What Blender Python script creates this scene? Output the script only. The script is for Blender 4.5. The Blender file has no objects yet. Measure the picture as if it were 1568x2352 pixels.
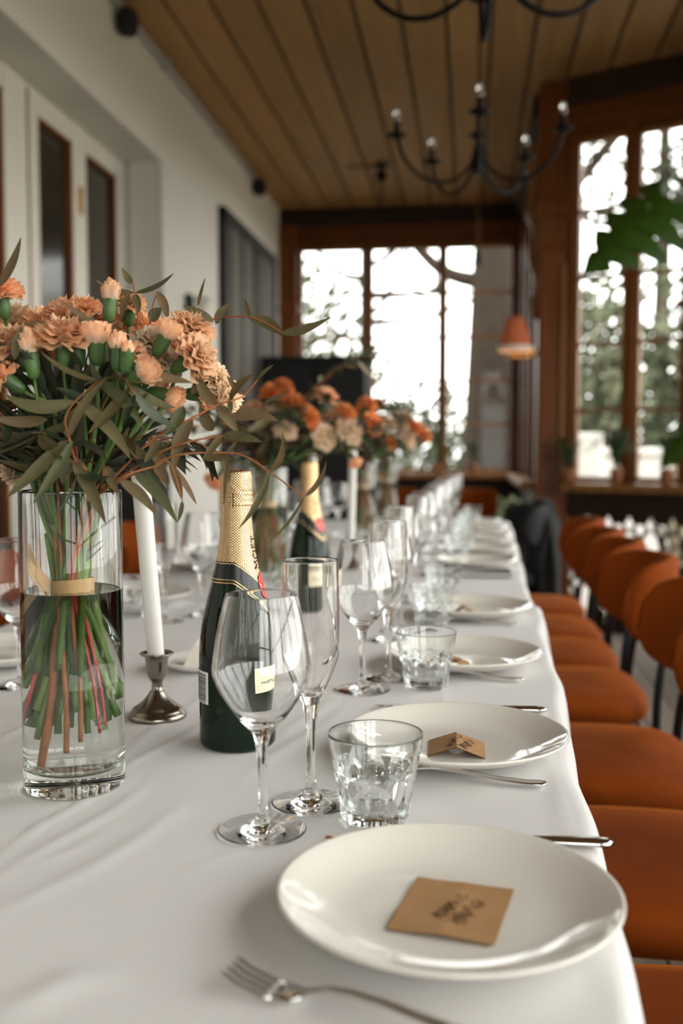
import bpy, bmesh, math, random
from mathutils import Vector, Matrix, noise

sc = bpy.context.scene
col = sc.collection
R = random.Random(11)
PI = math.pi

# ------------------------------------------------------------------ camera
cam_d = bpy.data.cameras.new('camera')
cam = bpy.data.objects.new('camera', cam_d)
col.objects.link(cam)
cam_d.sensor_fit = 'VERTICAL'
cam_d.sensor_height = 36.0
cam_d.sensor_width = 24.0
cam_d.lens = 35.0
cam_d.clip_start = 0.02
cam_d.clip_end = 300
YAW, PITCH = math.radians(7.375), math.radians(3.45)
CAM = Vector((0, 0, 1.085))
fw = Vector((-math.sin(YAW)*math.cos(PITCH), math.cos(YAW)*math.cos(PITCH), -math.sin(PITCH)))
rt = Vector((math.cos(YAW), math.sin(YAW), 0))
upv = rt.cross(fw)
cm = Matrix((rt, upv, -fw)).transposed().to_4x4()
cm.translation = CAM
cam.matrix_world = cm
cam_d.dof.use_dof = True
cam_d.dof.focus_distance = 1.06
cam_d.dof.aperture_fstop = 3.3
cam_d.dof.aperture_blades = 0
sc.camera = cam

# ------------------------------------------------------------------ world, light, exposure
SKY = 6.4
w = bpy.data.worlds.new('overcast_sky')
sc.world = w
w.use_nodes = True
bg = w.node_tree.nodes['Background']
bg.inputs[0].default_value = (1.0, 0.985, 0.955, 1)
bg.inputs[1].default_value = SKY
sc.view_settings.view_transform = 'Standard'
sc.view_settings.look = 'None'
sc.view_settings.gamma = 1.0
sc.view_settings.use_curve_mapping = False
sc.view_settings.exposure = 0.06
cy = sc.cycles
cy.max_bounces = 24
cy.blur_glossy = 0.0
cy.diffuse_bounces = 4
cy.glossy_bounces = 8
cy.transmission_bounces = 24
cy.transparent_max_bounces = 32
cy.sample_clamp_indirect = 8.0
cy.use_denoising = True


def portal(name, center, normal, sx, sz):
    """daylight sampling window: emits nothing itself, only guides sky light through the glazing"""
    l = bpy.data.lights.new(name, 'AREA')
    l.shape = 'RECTANGLE'
    l.size, l.size_y = sx, sz
    l.cycles.is_portal = True
    o = bpy.data.objects.new(name, l)
    n = Vector(normal).normalized()
    # area lights shine along local -Z, so -Z must point into the room
    zax = -n
    xax = Vector((0, 0, 1)).cross(zax).normalized()
    yax = zax.cross(xax)
    m = Matrix((xax, yax, zax)).transposed().to_4x4()
    m.translation = Vector(center)
    o.matrix_world = m
    col.objects.link(o)


# ------------------------------------------------------------------ helpers
def tag(o, label=None, cat=None, group=None, kind=None):
    if label: o['label'] = label
    if cat: o['category'] = cat
    if group: o['group'] = group
    if kind: o['kind'] = kind
    return o


def thing(name, label, cat, loc=(0, 0, 0), rz=0.0, group=None, kind=None):
    o = bpy.data.objects.new(name, None)
    o.empty_display_size = 0.02
    col.objects.link(o)
    o.location = loc
    o.rotation_euler = (0, 0, rz)
    return tag(o, label, cat, group, kind)


def link(name, me, mat, parent=None, loc=None, mtx=None, keep=False):
    o = bpy.data.objects.new(name, me)
    if mat is not None and len(me.materials) == 0:
        me.materials.append(mat)
    col.objects.link(o)
    if parent is not None:
        o.parent = parent
        if keep:
            o.matrix_parent_inverse = parent.matrix_basis.inverted()
    if mtx is not None:
        o.matrix_basis = mtx
    elif loc is not None:
        o.location = loc
    return o


class MB:
    """collects vertices and faces for one mesh"""
    def __init__(self):
        self.v, self.f = [], []

    def add(self, vs, fs, m=None):
        n = len(self.v)
        if m is not None:
            vs = [m @ Vector(p) for p in vs]
        self.v += [tuple(p) for p in vs]
        self.f += [tuple(i + n for i in f) for f in fs]
        return self

    def box(self, x0, x1, y0, y1, z0, z1, m=None, b=0.0):
        if b <= 0:
            vs = [(x0,y0,z0),(x1,y0,z0),(x1,y1,z0),(x0,y1,z0),(x0,y0,z1),(x1,y0,z1),(x1,y1,z1),(x0,y1,z1)]
            fs = [(3,2,1,0),(4,5,6,7),(0,1,5,4),(1,2,6,5),(2,3,7,6),(3,0,4,7)]
            return self.add(vs, fs, m)
        bm = bmesh.new()
        bmesh.ops.create_cube(bm, size=1.0)
        for vt in bm.verts:
            vt.co = Vector((x0+(vt.co.x+.5)*(x1-x0), y0+(vt.co.y+.5)*(y1-y0), z0+(vt.co.z+.5)*(z1-z0)))
        bmesh.ops.bevel(bm, geom=bm.edges[:], offset=b, segments=2, affect='EDGES', profile=.5)
        bm.verts.index_update()
        vs = [vt.co.copy() for vt in bm.verts]
        fs = [[x.index for x in f.verts] for f in bm.faces]
        bm.free()
        return self.add(vs, fs, m)

    def lathe(self, prof, n=32, m=None, rfun=None):
        vs, fs, rings = [], [], []
        for (r, z) in prof:
            if r < 1e-6:
                rings.append([len(vs)])
                vs.append((0, 0, z))
            else:
                ring = []
                for i in range(n):
                    a = 2*PI*i/n
                    rr = rfun(r, z, a) if rfun else r
                    ring.append(len(vs))
                    vs.append((rr*math.cos(a), rr*math.sin(a), z))
                rings.append(ring)
        for a, b in zip(rings, rings[1:]):
            if len(a) == 1 and len(b) == 1:
                continue
            for i in range(n):
                j = (i+1) % n
                if len(a) == 1:
                    fs.append((a[0], b[j], b[i]))
                elif len(b) == 1:
                    fs.append((a[i], a[j], b[0]))
                else:
                    fs.append((a[i], a[j], b[j], b[i]))
        return self.add(vs, fs, m)

    def tube(self, pts, rad, n=8, m=None, caps=True):
        pts = [Vector(p) for p in pts]
        k = len(pts)
        if not hasattr(rad, '__len__'):
            rad = [rad]*k
        vs, fs = [], []
        t0 = (pts[1]-pts[0]).normalized()
        ref = Vector((0, 0, 1)) if abs(t0.z) < .9 else Vector((1, 0, 0))
        nrm = t0.cross(ref).normalized()
        for i, p in enumerate(pts):
            if i == 0: t = pts[1]-pts[0]
            elif i == k-1: t = pts[-1]-pts[-2]
            else: t = pts[i+1]-pts[i-1]
            t.normalize()
            nrm = (nrm - t*nrm.dot(t))
            if nrm.length < 1e-6: nrm = t.orthogonal()
            nrm.normalize()
            bi = t.cross(nrm)
            for j in range(n):
                a = 2*PI*j/n
                vs.append(p + (nrm*math.cos(a)+bi*math.sin(a))*rad[i])
        for i in range(k-1):
            for j in range(n):
                q = (j+1) % n
                fs.append((i*n+j, i*n+q, (i+1)*n+q, (i+1)*n+j))
        if caps:
            fs.append(tuple(reversed(range(n))))
            fs.append(tuple((k-1)*n+j for j in range(n)))
        return self.add(vs, fs, m)

    def grid(self, fn, nu, nv, m=None, closeu=False):
        vs = [fn(i/(nu-(0 if closeu else 1)), j/(nv-1)) for j in range(nv) for i in range(nu)]
        fs = []
        for j in range(nv-1):
            for i in range(nu if closeu else nu-1):
                q = (i+1) % nu
                fs.append((j*nu+i, j*nu+q, (j+1)*nu+q, (j+1)*nu+i))
        return self.add(vs, fs, m)

    def mesh(self, name, smooth=True):
        me = bpy.data.meshes.new(name)
        me.from_pydata(self.v, [], self.f)
        if smooth:
            me.polygons.foreach_set('use_smooth', [True]*len(me.polygons))
        me.update()
        return me

    def build(self, name, mat, parent=None, smooth=True, **k):
        return link(name, self.mesh(name, smooth), mat, parent, **k)


def smooth_path(pts, k=6):
    """Catmull-Rom through the points"""
    p = [Vector(q) for q in pts]
    p = [p[0]*2-p[1]] + p + [p[-1]*2-p[-2]]
    out = []
    for i in range(1, len(p)-2):
        for s in range(k):
            t = s/k
            a, b, c, d = p[i-1], p[i], p[i+1], p[i+2]
            out.append(.5*((2*b)+(c-a)*t+(2*a-5*b+4*c-d)*t*t+(3*b-a-3*c+d)*t**3))
    out.append(p[-2])
    return out


def copy_tree(o, parent=None):
    c = o.copy()
    col.objects.link(c)
    if parent is not None:
        c.parent = parent
    for ch in list(KIDS.get(o.name, ())):
        copy_tree(ch, c)
    return c


KIDS = {}


def index_kids():
    KIDS.clear()
    for o in bpy.data.objects:
        if o.parent is not None:
            KIDS.setdefault(o.parent.name, []).append(o)


def place(proto, state, loc, rz, label, group, cat=None):
    """first call moves the original, later calls copy it with all its parts"""
    if not state.get(proto.name):
        state[proto.name] = True
        index_kids()
        o = proto
    else:
        o = copy_tree(proto)
    o.location = loc
    o.rotation_euler = (0, 0, rz)
    o['label'] = label
    if group: o['group'] = group
    return o


USED = {}

# ------------------------------------------------------------------ materials
MATS = {}


def new_mat(name):
    m = bpy.data.materials.new(name)
    m.use_nodes = True
    nt = m.node_tree
    b = nt.nodes['Principled BSDF']
    MATS[name] = m
    return m, nt, b


def plain(name, c, rough=.5, metal=0.0, spec=.5, var=0.0, noise_scale=0, noise_amt=.15, bump=0, bscale=200, sheen=0, coat=0, subs=0):
    m, nt, b = new_mat(name)
    N, L = nt.nodes, nt.links
    b.inputs['Base Color'].default_value = (*c, 1)
    b.inputs['Roughness'].default_value = rough
    b.inputs['Metallic'].default_value = metal
    b.inputs['Specular IOR Level'].default_value = spec
    if sheen:
        b.inputs['Sheen Weight'].default_value = sheen
        b.inputs['Sheen Roughness'].default_value = .25
        b.inputs['Sheen Tint'].default_value = (1.0, .30, .03, 1)
    if coat:
        b.inputs['Coat Weight'].default_value = coat
    tc = N.new('ShaderNodeTexCoord')
    src = None
    if noise_scale:
        nz = N.new('ShaderNodeTexNoise')
        nz.inputs['Scale'].default_value = noise_scale
        nz.inputs['Detail'].default_value = 4
        L.new(tc.outputs['Object'], nz.inputs['Vector'])
        mr = N.new('ShaderNodeMapRange')
        mr.inputs[3].default_value = 1-noise_amt
        mr.inputs[4].default_value = 1+noise_amt
        L.new(nz.outputs['Fac'], mr.inputs[0])
        src = mr.outputs[0]
    if var:
        oi = N.new('ShaderNodeObjectInfo')
        m2 = N.new('ShaderNodeMapRange')
        m2.inputs[3].default_value = 1-var
        m2.inputs[4].default_value = 1+var
        L.new(oi.outputs['Random'], m2.inputs[0])
        if src:
            mu = N.new('ShaderNodeMath'); mu.operation = 'MULTIPLY'
            L.new(src, mu.inputs[0]); L.new(m2.outputs[0], mu.inputs[1])
            src = mu.outputs[0]
        else:
            src = m2.outputs[0]
    if src:
        vm = N.new('ShaderNodeVectorMath'); vm.operation = 'SCALE'
        vm.inputs[0].default_value = c
        L.new(src, vm.inputs['Scale'])
        L.new(vm.outputs[0], b.inputs['Base Color'])
    if bump:
        nz = N.new('ShaderNodeTexNoise')
        nz.inputs['Scale'].default_value = bscale
        nz.inputs['Detail'].default_value = 3
        L.new(tc.outputs['Object'], nz.inputs['Vector'])
        bp = N.new('ShaderNodeBump')
        bp.inputs['Strength'].default_value = bump
        bp.inputs['Distance'].default_value = .002
        L.new(nz.outputs['Fac'], bp.inputs['Height'])
        L.new(bp.outputs[0], b.inputs['Normal'])
    return m


def wood(name, c1, c2, scale=(30, 1.5, 30), rough=.55, var=.12, knots=False):
    m, nt, b = new_mat(name)
    N, L = nt.nodes, nt.links
    tc = N.new('ShaderNodeTexCoord')
    oi = N.new('ShaderNodeObjectInfo')
    ad = N.new('ShaderNodeVectorMath'); ad.operation = 'MULTIPLY_ADD'
    mp = N.new('ShaderNodeMapping')
    mp.inputs['Scale'].default_value = scale
    L.new(tc.outputs['Object'], mp.inputs['Vector'])
    ad.inputs[1].default_value = (1, 1, 1)
    L.new(mp.outputs[0], ad.inputs[0])
    cb = N.new('ShaderNodeCombineXYZ')
    ml = N.new('ShaderNodeMath'); ml.operation = 'MULTIPLY'; ml.inputs[1].default_value = 37
    L.new(oi.outputs['Random'], ml.inputs[0])
    for i in range(3): L.new(ml.outputs[0], cb.inputs[i])
    L.new(cb.outputs[0], ad.inputs[2])
    nz = N.new('ShaderNodeTexNoise')
    nz.inputs['Scale'].default_value = 1
    nz.inputs['Detail'].default_value = 6
    nz.inputs['Roughness'].default_value = .6
    nz.inputs['Distortion'].default_value = .6
    L.new(ad.outputs[0], nz.inputs['Vector'])
    cr = N.new('ShaderNodeValToRGB')
    cr.color_ramp.elements[0].position = .3
    cr.color_ramp.elements[1].position = .72
    cr.color_ramp.elements[0].color = (*c1, 1)
    cr.color_ramp.elements[1].color = (*c2, 1)
    L.new(nz.outputs['Fac'], cr.inputs[0])
    mr = N.new('ShaderNodeMapRange')
    mr.inputs[3].default_value = 1-var
    mr.inputs[4].default_value = 1+var
    L.new(oi.outputs['Random'], mr.inputs[0])
    vm = N.new('ShaderNodeVectorMath'); vm.operation = 'SCALE'
    L.new(cr.outputs[0], vm.inputs[0]); L.new(mr.outputs[0], vm.inputs['Scale'])
    L.new(vm.outputs[0], b.inputs['Base Color'])
    b.inputs['Roughness'].default_value = rough
    b.inputs['Specular IOR Level'].default_value = .25
    bp = N.new('ShaderNodeBump'); bp.inputs['Strength'].default_value = .15; bp.inputs['Distance'].default_value = .004
    L.new(nz.outputs['Fac'], bp.inputs['Height']); L.new(bp.outputs[0], b.inputs['Normal'])
    return m


def glass(name, c=(1, 1, 1), ior=1.5, rough=0.0):
    m = bpy.data.materials.new(name)
    m.use_nodes = True
    nt = m.node_tree
    nt.nodes.clear()
    g = nt.nodes.new('ShaderNodeBsdfGlass')
    g.inputs['Color'].default_value = (*c, 1)
    g.inputs['IOR'].default_value = ior
    g.inputs['Roughness'].default_value = rough
    o = nt.nodes.new('ShaderNodeOutputMaterial')
    nt.links.new(g.outputs[0], o.inputs[0])
    MATS[name] = m
    return m


def pane_glass(name):
    """thin sheet of glazing: lets light through, mirrors a little at grazing angles"""
    m = bpy.data.materials.new(name)
    m.use_nodes = True
    nt = m.node_tree
    nt.nodes.clear()
    t = nt.nodes.new('ShaderNodeBsdfTransparent')
    t.inputs[0].default_value = (.95, .96, .95, 1)
    g = nt.nodes.new('ShaderNodeBsdfGlossy'); g.inputs['Roughness'].default_value = .02
    fr = nt.nodes.new('ShaderNodeFresnel'); fr.inputs['IOR'].default_value = 1.22
    mx = nt.nodes.new('ShaderNodeMixShader')
    o = nt.nodes.new('ShaderNodeOutputMaterial')
    nt.links.new(fr.outputs[0], mx.inputs[0])
    nt.links.new(t.outputs[0], mx.inputs[1]); nt.links.new(g.outputs[0], mx.inputs[2])
    nt.links.new(mx.outputs[0], o.inputs[0])
    MATS[name] = m
    return m


m_wall = plain('white_plaster', (.70, .672, .61), .85, noise_scale=3, noise_amt=.04, bump=.25, bscale=60)
m_whitewood = plain('white_painted_wood', (.68, .645, .56), .45, noise_scale=8, noise_amt=.05)
m_ceil = wood('ceiling_pine', (.27, .145, .053), (.38, .215, .088), (22, 1.2, 22), .6, .16)
m_ceilback = plain('dark_seam', (.035, .025, .018), .9)
m_floor = wood('worn_floorboard', (.10, .072, .05), (.24, .185, .135), (26, 1.5, 26), .55, .2)
m_amber = wood('amber_varnished_wood', (.10, .028, .004), (.20, .060, .009), (18, 18, 1.4), .42, .10)
m_amberh = wood('amber_varnished_rail', (.085, .026, .005), (.17, .054, .010), (1.4, 18, 18), .42, .10)
m_dark = wood('dark_stained_beam', (.018, .010, .005), (.04, .020, .009), (1.5, 14, 14), .5, .1)
m_frame = wood('honey_window_frame', (.20, .085, .022), (.34, .155, .048), (20, 20, 2.0), .45, .08)
m_pane = pane_glass('window_glazing')
m_darkpane = plain('painted_dark_room_glass', (.030, .026, .020), .12, spec=.5)  # darkness of the room behind is put into the pane colour
m_shutter = wood('grey_weathered_board', (.020, .018, .015), (.14, .125, .105), (25, 25, 1.2), .8, .7)
m_black = plain('black_metal', (.012, .012, .013), .38, metal=.6, spec=.5)
m_blackmatt = plain('black_fabric', (.012, .012, .013), .85)
m_iron = plain('wrought_iron', (.007, .007, .007), .6, spec=.15)
m_velvet = plain('orange_velvet', (.205, .040, .003), .8, spec=.08, noise_scale=9, noise_amt=.3, bump=.15, bscale=350, sheen=.35)
m_cloth = plain('white_linen', (.655, .638, .628), .9, noise_scale=5, noise_amt=.02, bump=.10, bscale=700)
m_plate = plain('cream_porcelain', (.70, .668, .605), .10, spec=.5, coat=.4)
m_saucer = plain('white_porcelain', (.82, .80, .76), .15, coat=.3)
m_kraft = plain('kraft_paper', (.34, .185, .072), .85, noise_scale=60, noise_amt=.16, bump=.2, bscale=260)
m_ink = plain('dark_ink', (.03, .02, .012), .8)
m_pencil = plain('brown_pencil', (.13, .072, .033), .8)
m_steel = plain('polished_steel', (.62, .60, .57), .16, metal=1)
m_pewter = plain('pewter', (.30, .265, .22), .24, metal=1, noise_scale=40, noise_amt=.18)
m_wax = plain('white_wax', (.74, .72, .68), .5)
m_glass = glass('clear_crystal', (1, 1, 1), 1.5)
m_tumbler = glass('pale_blue_glass', (.985, .995, .995), 1.5)
m_vase = glass('clear_vase_glass', (.985, .99, .985), 1.5)
m_water = glass('water', (.975, .985, .97), 1.33)
m_bottle = plain('dark_green_bottle_glass', (.003, .011, .005), .05, spec=.3)
m_blacklabel = plain('black_label', (.008, .009, .010), .25)
m_goldline = plain('gold_print', (.75, .50, .22), .3, metal=1)
m_creamlabel = plain('cream_label', (.80, .70, .50), .55)
m_whitelabel = plain('white_label', (.80, .80, .78), .55)
m_red = plain('red_seal', (.52, .035, .03), .4)
m_ribbon = plain('kraft_ribbon', (.42, .255, .105), .5, noise_scale=60, noise_amt=.12)
m_butter = plain('pale_butter', (.80, .77, .66), .5)
m_brass = plain('brass', (.72, .42, .13), .25, metal=1)
m_grey = plain('grey_conduit', (.42, .42, .41), .5)
m_terracotta = plain('terracotta', (.38, .16, .08), .8, noise_scale=20)
m_soil = plain('soil', (.03, .02, .015), .95)
m_big = plain('big_glossy_leaf', (.040, .105, .008), .38, var=.2, noise_scale=5, noise_amt=.3)
m_grass = plain('spider_leaf', (.035, .075, .02), .45, var=.3)


def foil_mat():
    m, nt, b = new_mat('embossed_gold_foil')
    N, L = nt.nodes, nt.links
    b.inputs['Base Color'].default_value = (.82, .56, .30, 1)
    b.inputs['Metallic'].default_value = 1
    b.inputs['Roughness'].default_value = .27
    tc = N.new('ShaderNodeTexCoord')
    sx = N.new('ShaderNodeSeparateXYZ')
    L.new(tc.outputs['Object'], sx.inputs[0])
    def mth(op, a, b=None):
        n = N.new('ShaderNodeMath'); n.operation = op
        for i, v in enumerate((a, b)):
            if v is None: continue
            if isinstance(v, (int, float)): n.inputs[i].default_value = v
            else: L.new(v, n.inputs[i])
        return n.outputs[0]
    th = mth('MULTIPLY', mth('ARCTAN2', sx.outputs[1], sx.outputs[0]), 34.0)
    zz = mth('MULTIPLY', sx.outputs[2], 2100.0)
    mxo = mth('MULTIPLY', mth('SINE', th), mth('SINE', zz))
    bp = N.new('ShaderNodeBump'); bp.inputs['Strength'].default_value = .5; bp.inputs['Distance'].default_value = .0006
    L.new(mxo, bp.inputs['Height']); L.new(bp.outputs[0], b.inputs['Normal'])
    return m


m_foil = foil_mat()


def leaf_mat(name, cols, rough=.45):
    m, nt, b = new_mat(name)
    N, L = nt.nodes, nt.links
    oi = N.new('ShaderNodeObjectInfo')
    cr = N.new('ShaderNodeValToRGB')
    e = cr.color_ramp.elements
    e[0].color = (*cols[0], 1); e[1].color = (*cols[-1], 1)
    for i, c in enumerate(cols[1:-1]):
        q = e.new((i+1)/(len(cols)-1)); q.color = (*c, 1)
    L.new(oi.outputs['Random'], cr.inputs[0])
    tc = N.new('ShaderNodeTexCoord')
    nz = N.new('ShaderNodeTexNoise'); nz.inputs['Scale'].default_value = 120; nz.inputs['Detail'].default_value = 3
    L.new(tc.outputs['Object'], nz.inputs['Vector'])
    mr = N.new('ShaderNodeMapRange'); mr.inputs[3].default_value = .75; mr.inputs[4].default_value = 1.25
    L.new(nz.outputs['Fac'], mr.inputs[0])
    vm = N.new('ShaderNodeVectorMath'); vm.operation = 'SCALE'
    L.new(cr.outputs[0], vm.inputs[0]); L.new(mr.outputs[0], vm.inputs['Scale'])
    L.new(vm.outputs[0], b.inputs['Base Color'])
    b.inputs['Roughness'].default_value = rough
    b.inputs['Specular IOR Level'].default_value = .25
    return m


m_euc = leaf_mat('eucalyptus_leaf', [(.095, .086, .034), (.150, .095, .048), (.066, .076, .030), (.175, .115, .060), (.090, .098, .045)])
m_eucd = leaf_mat('dark_green_leaf', [(.030, .042, .022), (.045, .055, .030), (.060, .050, .034), (.035, .050, .026), (.060, .075, .042)])
m_estem = leaf_mat('eucalyptus_twig', [(.38, .12, .05), (.30, .13, .045), (.26, .06, .04)], .5)
m_stem = leaf_mat('flower_stem', [(.045, .085, .018), (.09, .16, .035), (.030, .060, .016), (.17, .25, .075), (.055, .10, .022)], .4)
m_calyx = plain('green_calyx', (.055, .115, .030), .4, var=.25, noise_scale=90, noise_amt=.2)
m_bark = plain('twig_bark', (.30, .105, .025), .6, noise_scale=90, noise_amt=.35)
m_redstem = plain('red_stem', (.40, .03, .035), .4)
m_cutend = plain('cut_wood', (.62, .45, .26), .7)


def petal_mat(name, base, edge):
    m, nt, b = new_mat(name)
    N, L = nt.nodes, nt.links
    at = N.new('ShaderNodeAttribute'); at.attribute_name = 'tint'
    cr = N.new('ShaderNodeValToRGB')
    cr.color_ramp.elements[0].color = (*base, 1); cr.color_ramp.elements[0].position = .25
    cr.color_ramp.elements[1].color = (*edge, 1); cr.color_ramp.elements[1].position = 1
    L.new(at.outputs['Fac'], cr.inputs[0])
    oi = N.new('ShaderNodeObjectInfo')
    mr = N.new('ShaderNodeMapRange'); mr.inputs[3].default_value = .85; mr.inputs[4].default_value = 1.1
    L.new(oi.outputs['Random'], mr.inputs[0])
    vm = N.new('ShaderNodeVectorMath'); vm.operation = 'SCALE'
    L.new(cr.outputs[0], vm.inputs[0]); L.new(mr.outputs[0], vm.inputs['Scale'])
    L.new(vm.outputs[0], b.inputs['Base Color'])
    b.inputs['Roughness'].default_value = .6
    tr = N.new('ShaderNodeBsdfTranslucent')
    L.new(vm.outputs[0], tr.inputs['Color'])
    mx = N.new('ShaderNodeMixShader')
    mx.inputs[0].default_value = .42
    out = N['Material Output']
    L.new(b.outputs[0], mx.inputs[1]); L.new(tr.outputs[0], mx.inputs[2])
    L.new(mx.outputs[0], out.inputs[0])
    return m


m_peach = petal_mat('peach_petal', (.98, .80, .61), (.97, .57, .31))
m_orange = petal_mat('orange_petal', (.90, .48, .22), (.85, .28, .07))
m_creamp = petal_mat('cream_petal', (.88, .78, .60), (.90, .70, .50))

# ================================================================== the setting
ZC = 3.30            # ceiling height
XL = -1.75           # plaster wall
YE = 9.20            # end wall
XR, YB = 1.75, -2.2  # glazed wall beside and behind the table


def struct(o, label, cat='wall'):
    return tag(o, label, cat, kind='structure')


def outline_slab(z0, z1, e):
    pts = [(XL-.3, YB-.2), (XR+e, YB-.2), (XR+e, 5.69+e), (.60+e*.5, 6.25+e), (.52+e, 6.25+e), (.52+e, YE+e), (XL-.3, YE+e)]
    n = len(pts)
    return MB().add([(x_, y_, z0) for x_, y_ in pts]+[(x_, y_, z1) for x_, y_ in pts],
                    [tuple(reversed(range(n))), tuple(range(n, 2*n))]+[(i, (i+1) % n, n+(i+1) % n, n+i) for i in range(n)])


# floor and its boards
fl = struct(outline_slab(-.12, -.021, .08).build('floor', m_soil, smooth=False), 'worn wooden board floor under the chairs', 'floor')
bw = .145
i = 0
x = XL
while x < XR - .01:
    xe = x+bw/2
    fb = MB().box(-bw/2+.003, bw/2-.003, YB, YE if xe < .45 else 6.25-max(0., xe-.60)*.49, -.022, 0, b=.002).mesh('floor_board', False)
    link('floor_board', fb, m_floor, fl, loc=(xe, 0, 0))
    x += bw
# ceiling slab and its planks
ce = struct(outline_slab(ZC+.018, ZC+.15, .08).build('ceiling', m_ceilback, smooth=False), 'brown wooden plank ceiling with dark seams', 'ceiling')
pw = .23
x = XL
while x < XR:
    xe = x+pw/2
    y1 = YE if xe < .45 else 6.25-max(0., xe-.60)*.49
    cp = MB().box(-pw/2+.009, pw/2-.009, YB, y1, ZC, ZC+.018, b=.004).mesh('ceiling_plank', False)
    link('ceiling_plank', cp, m_ceil, ce, loc=(xe, 0, 0))
    x += pw

# left plaster wall with a deep window recess
wl = MB()
wl.box(XL-.30, XL, 5.585, YE+.1, 0, ZC)
wl.box(XL-.30, XL, 1.2, 5.585, 2.735, ZC)
wl.box(XL-.30, XL, 1.2, 5.585, 0, .45)
wl.box(XL-.30, XL, YB-.1, 1.2, 0, ZC)
wl = struct(wl.build('wall_left', m_wall, smooth=False), 'white plaster wall with a deep window recess')
wn = thing('window_1', 'white framed casement window in the recess of the plaster wall', 'window', (XL-.25, 0, 0), 0, kind='structure')
zt, zb = 2.73, .46
MB().box(-.03, .03, 1.2, 5.58, 2.62, zt, b=.004).build('head_rail', m_whitewood, wn, False)
MB().box(-.03, .03, 1.2, 5.58, zb, .56, b=.004).build('bottom_rail', m_whitewood, wn, False)
for (a, b_) in ((5.44, 5.575), (4.82, 4.99), (4.32, 4.42), (4.08, 4.30), (3.42, 3.56), (2.80, 2.95), (2.1, 2.25), (1.2, 1.4)):
    MB().box(-.035, .035, a, b_, zb, zt, b=.004).build('stile', m_whitewood, wn, False)
for (a, b_) in ((4.99, 5.44), (4.42, 4.82), (3.56, 4.08), (2.95, 3.42), (2.25, 2.80), (1.4, 2.1)):
    pn = MB().box(-.004, .004, a, b_, .56, 2.62).build('pane', m_darkpane, wn, False)
    bd = MB()
    for (p, q) in ((a, a+.02), (b_-.02, b_)):
        bd.box(.0, .028, p, q, .56, 2.62)
    bd.box(.0, .028, a, b_, 2.60, 2.62)
    bd.build('glazing_bead', m_amber, pn, False)
MB().box(.0, .037, 4.303, 4.317, zb, 2.70).build('weather_strip', m_amber, wn, False)
MB().box(.035, .05, 4.88, 4.91, 2.28, 2.42, b=.004).build('window_handle', m_brass, wn, False)
MB().box(-.05, -.03, 1.2, 5.585, .45, 2.74).build('back_panel', m_ceilback, wn, False)
MB().box(-.02, .06, 5.575, 5.59, zb, zt).build('jamb_strip', m_grey, wn, False)

# grey boarded door in the plaster wall
dr = thing('door_1', 'dark grey boarded sliding door on the plaster wall', 'door', (XL, 6.85, 0), 0, kind='structure')
MB().box(.001, .02, 0, 1.85, .02, 2.79).build('door_backing', m_shutter, dr, False)
nb = 9
for k in range(nb):
    y0 = .05 + k*1.75/nb
    MB().box(.018, .034 + .006*(k % 2), y0+.008, y0+1.75/nb-.008, .08, 2.73, b=.003).build('door_board', m_shutter, dr, False)
MB().box(.018, .05, 0, 1.85, 2.70, 2.79, b=.003).build('door_rail', m_blackmatt, dr, False)
MB().box(.018, .05, 0, .05, .02, 2.79, b=.003).build('door_stile', m_blackmatt, dr, False)
MB().box(.018, .05, 1.80, 1.85, .02, 2.79, b=.003).build('door_stile', m_blackmatt, dr, False)


# ---- glazed timber walls
def baluster_mesh(wd, h):
    """flat fretwork board: scalloped edges and a drilled hole, so that neighbours leave ovals between them"""
    n = 64
    def outer(t):
        o = .004
        zz = t*h
        for (c, rr, ww) in ((h-.045, .020, .020), (h-.175, .075, .040), (h-.335, .075, .040), (h-.50, .075, .040)):
            d = (zz-c)/rr
            if abs(d) < 1: o = max(o, .004+ww*math.sqrt(1-d*d))
        return o
    def inner(t):
        zz = t*h
        o = 0.0
        for (c, rr) in ((h-.075, .030), (h-.255, .022), (h-.415, .022)):
            d = (zz-c)/rr
            if abs(d) < 1: o = max(o, rr*math.sqrt(1-d*d))
        return o
    mb = MB()
    for s in (-1, 1):
        vs, fs = [], []
        for i in range(n+1):
            t = i/n
            a, b_ = inner(t), wd/2-outer(t)
            for (xx, yy_) in ((a, -.011), (b_, -.011), (b_, .011), (a, .011)):
                vs.append((s*xx, yy_, t*h))
        for i in range(n):
            for j in range(4):
                q = (j+1) % 4
                fs.append((i*4+j, i*4+q, i*4+4+q, i*4+4+j) if s > 0 else (i*4+q, i*4+j, i*4+4+j, i*4+4+q))
        fs += [(3, 2, 1, 0), (4*n, 4*n+1, 4*n+2, 4*n+3)]
        mb.add(vs, fs)
    return mb.mesh('baluster', False)


BAL = baluster_mesh(.118, .66)
WIN = [1]


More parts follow.
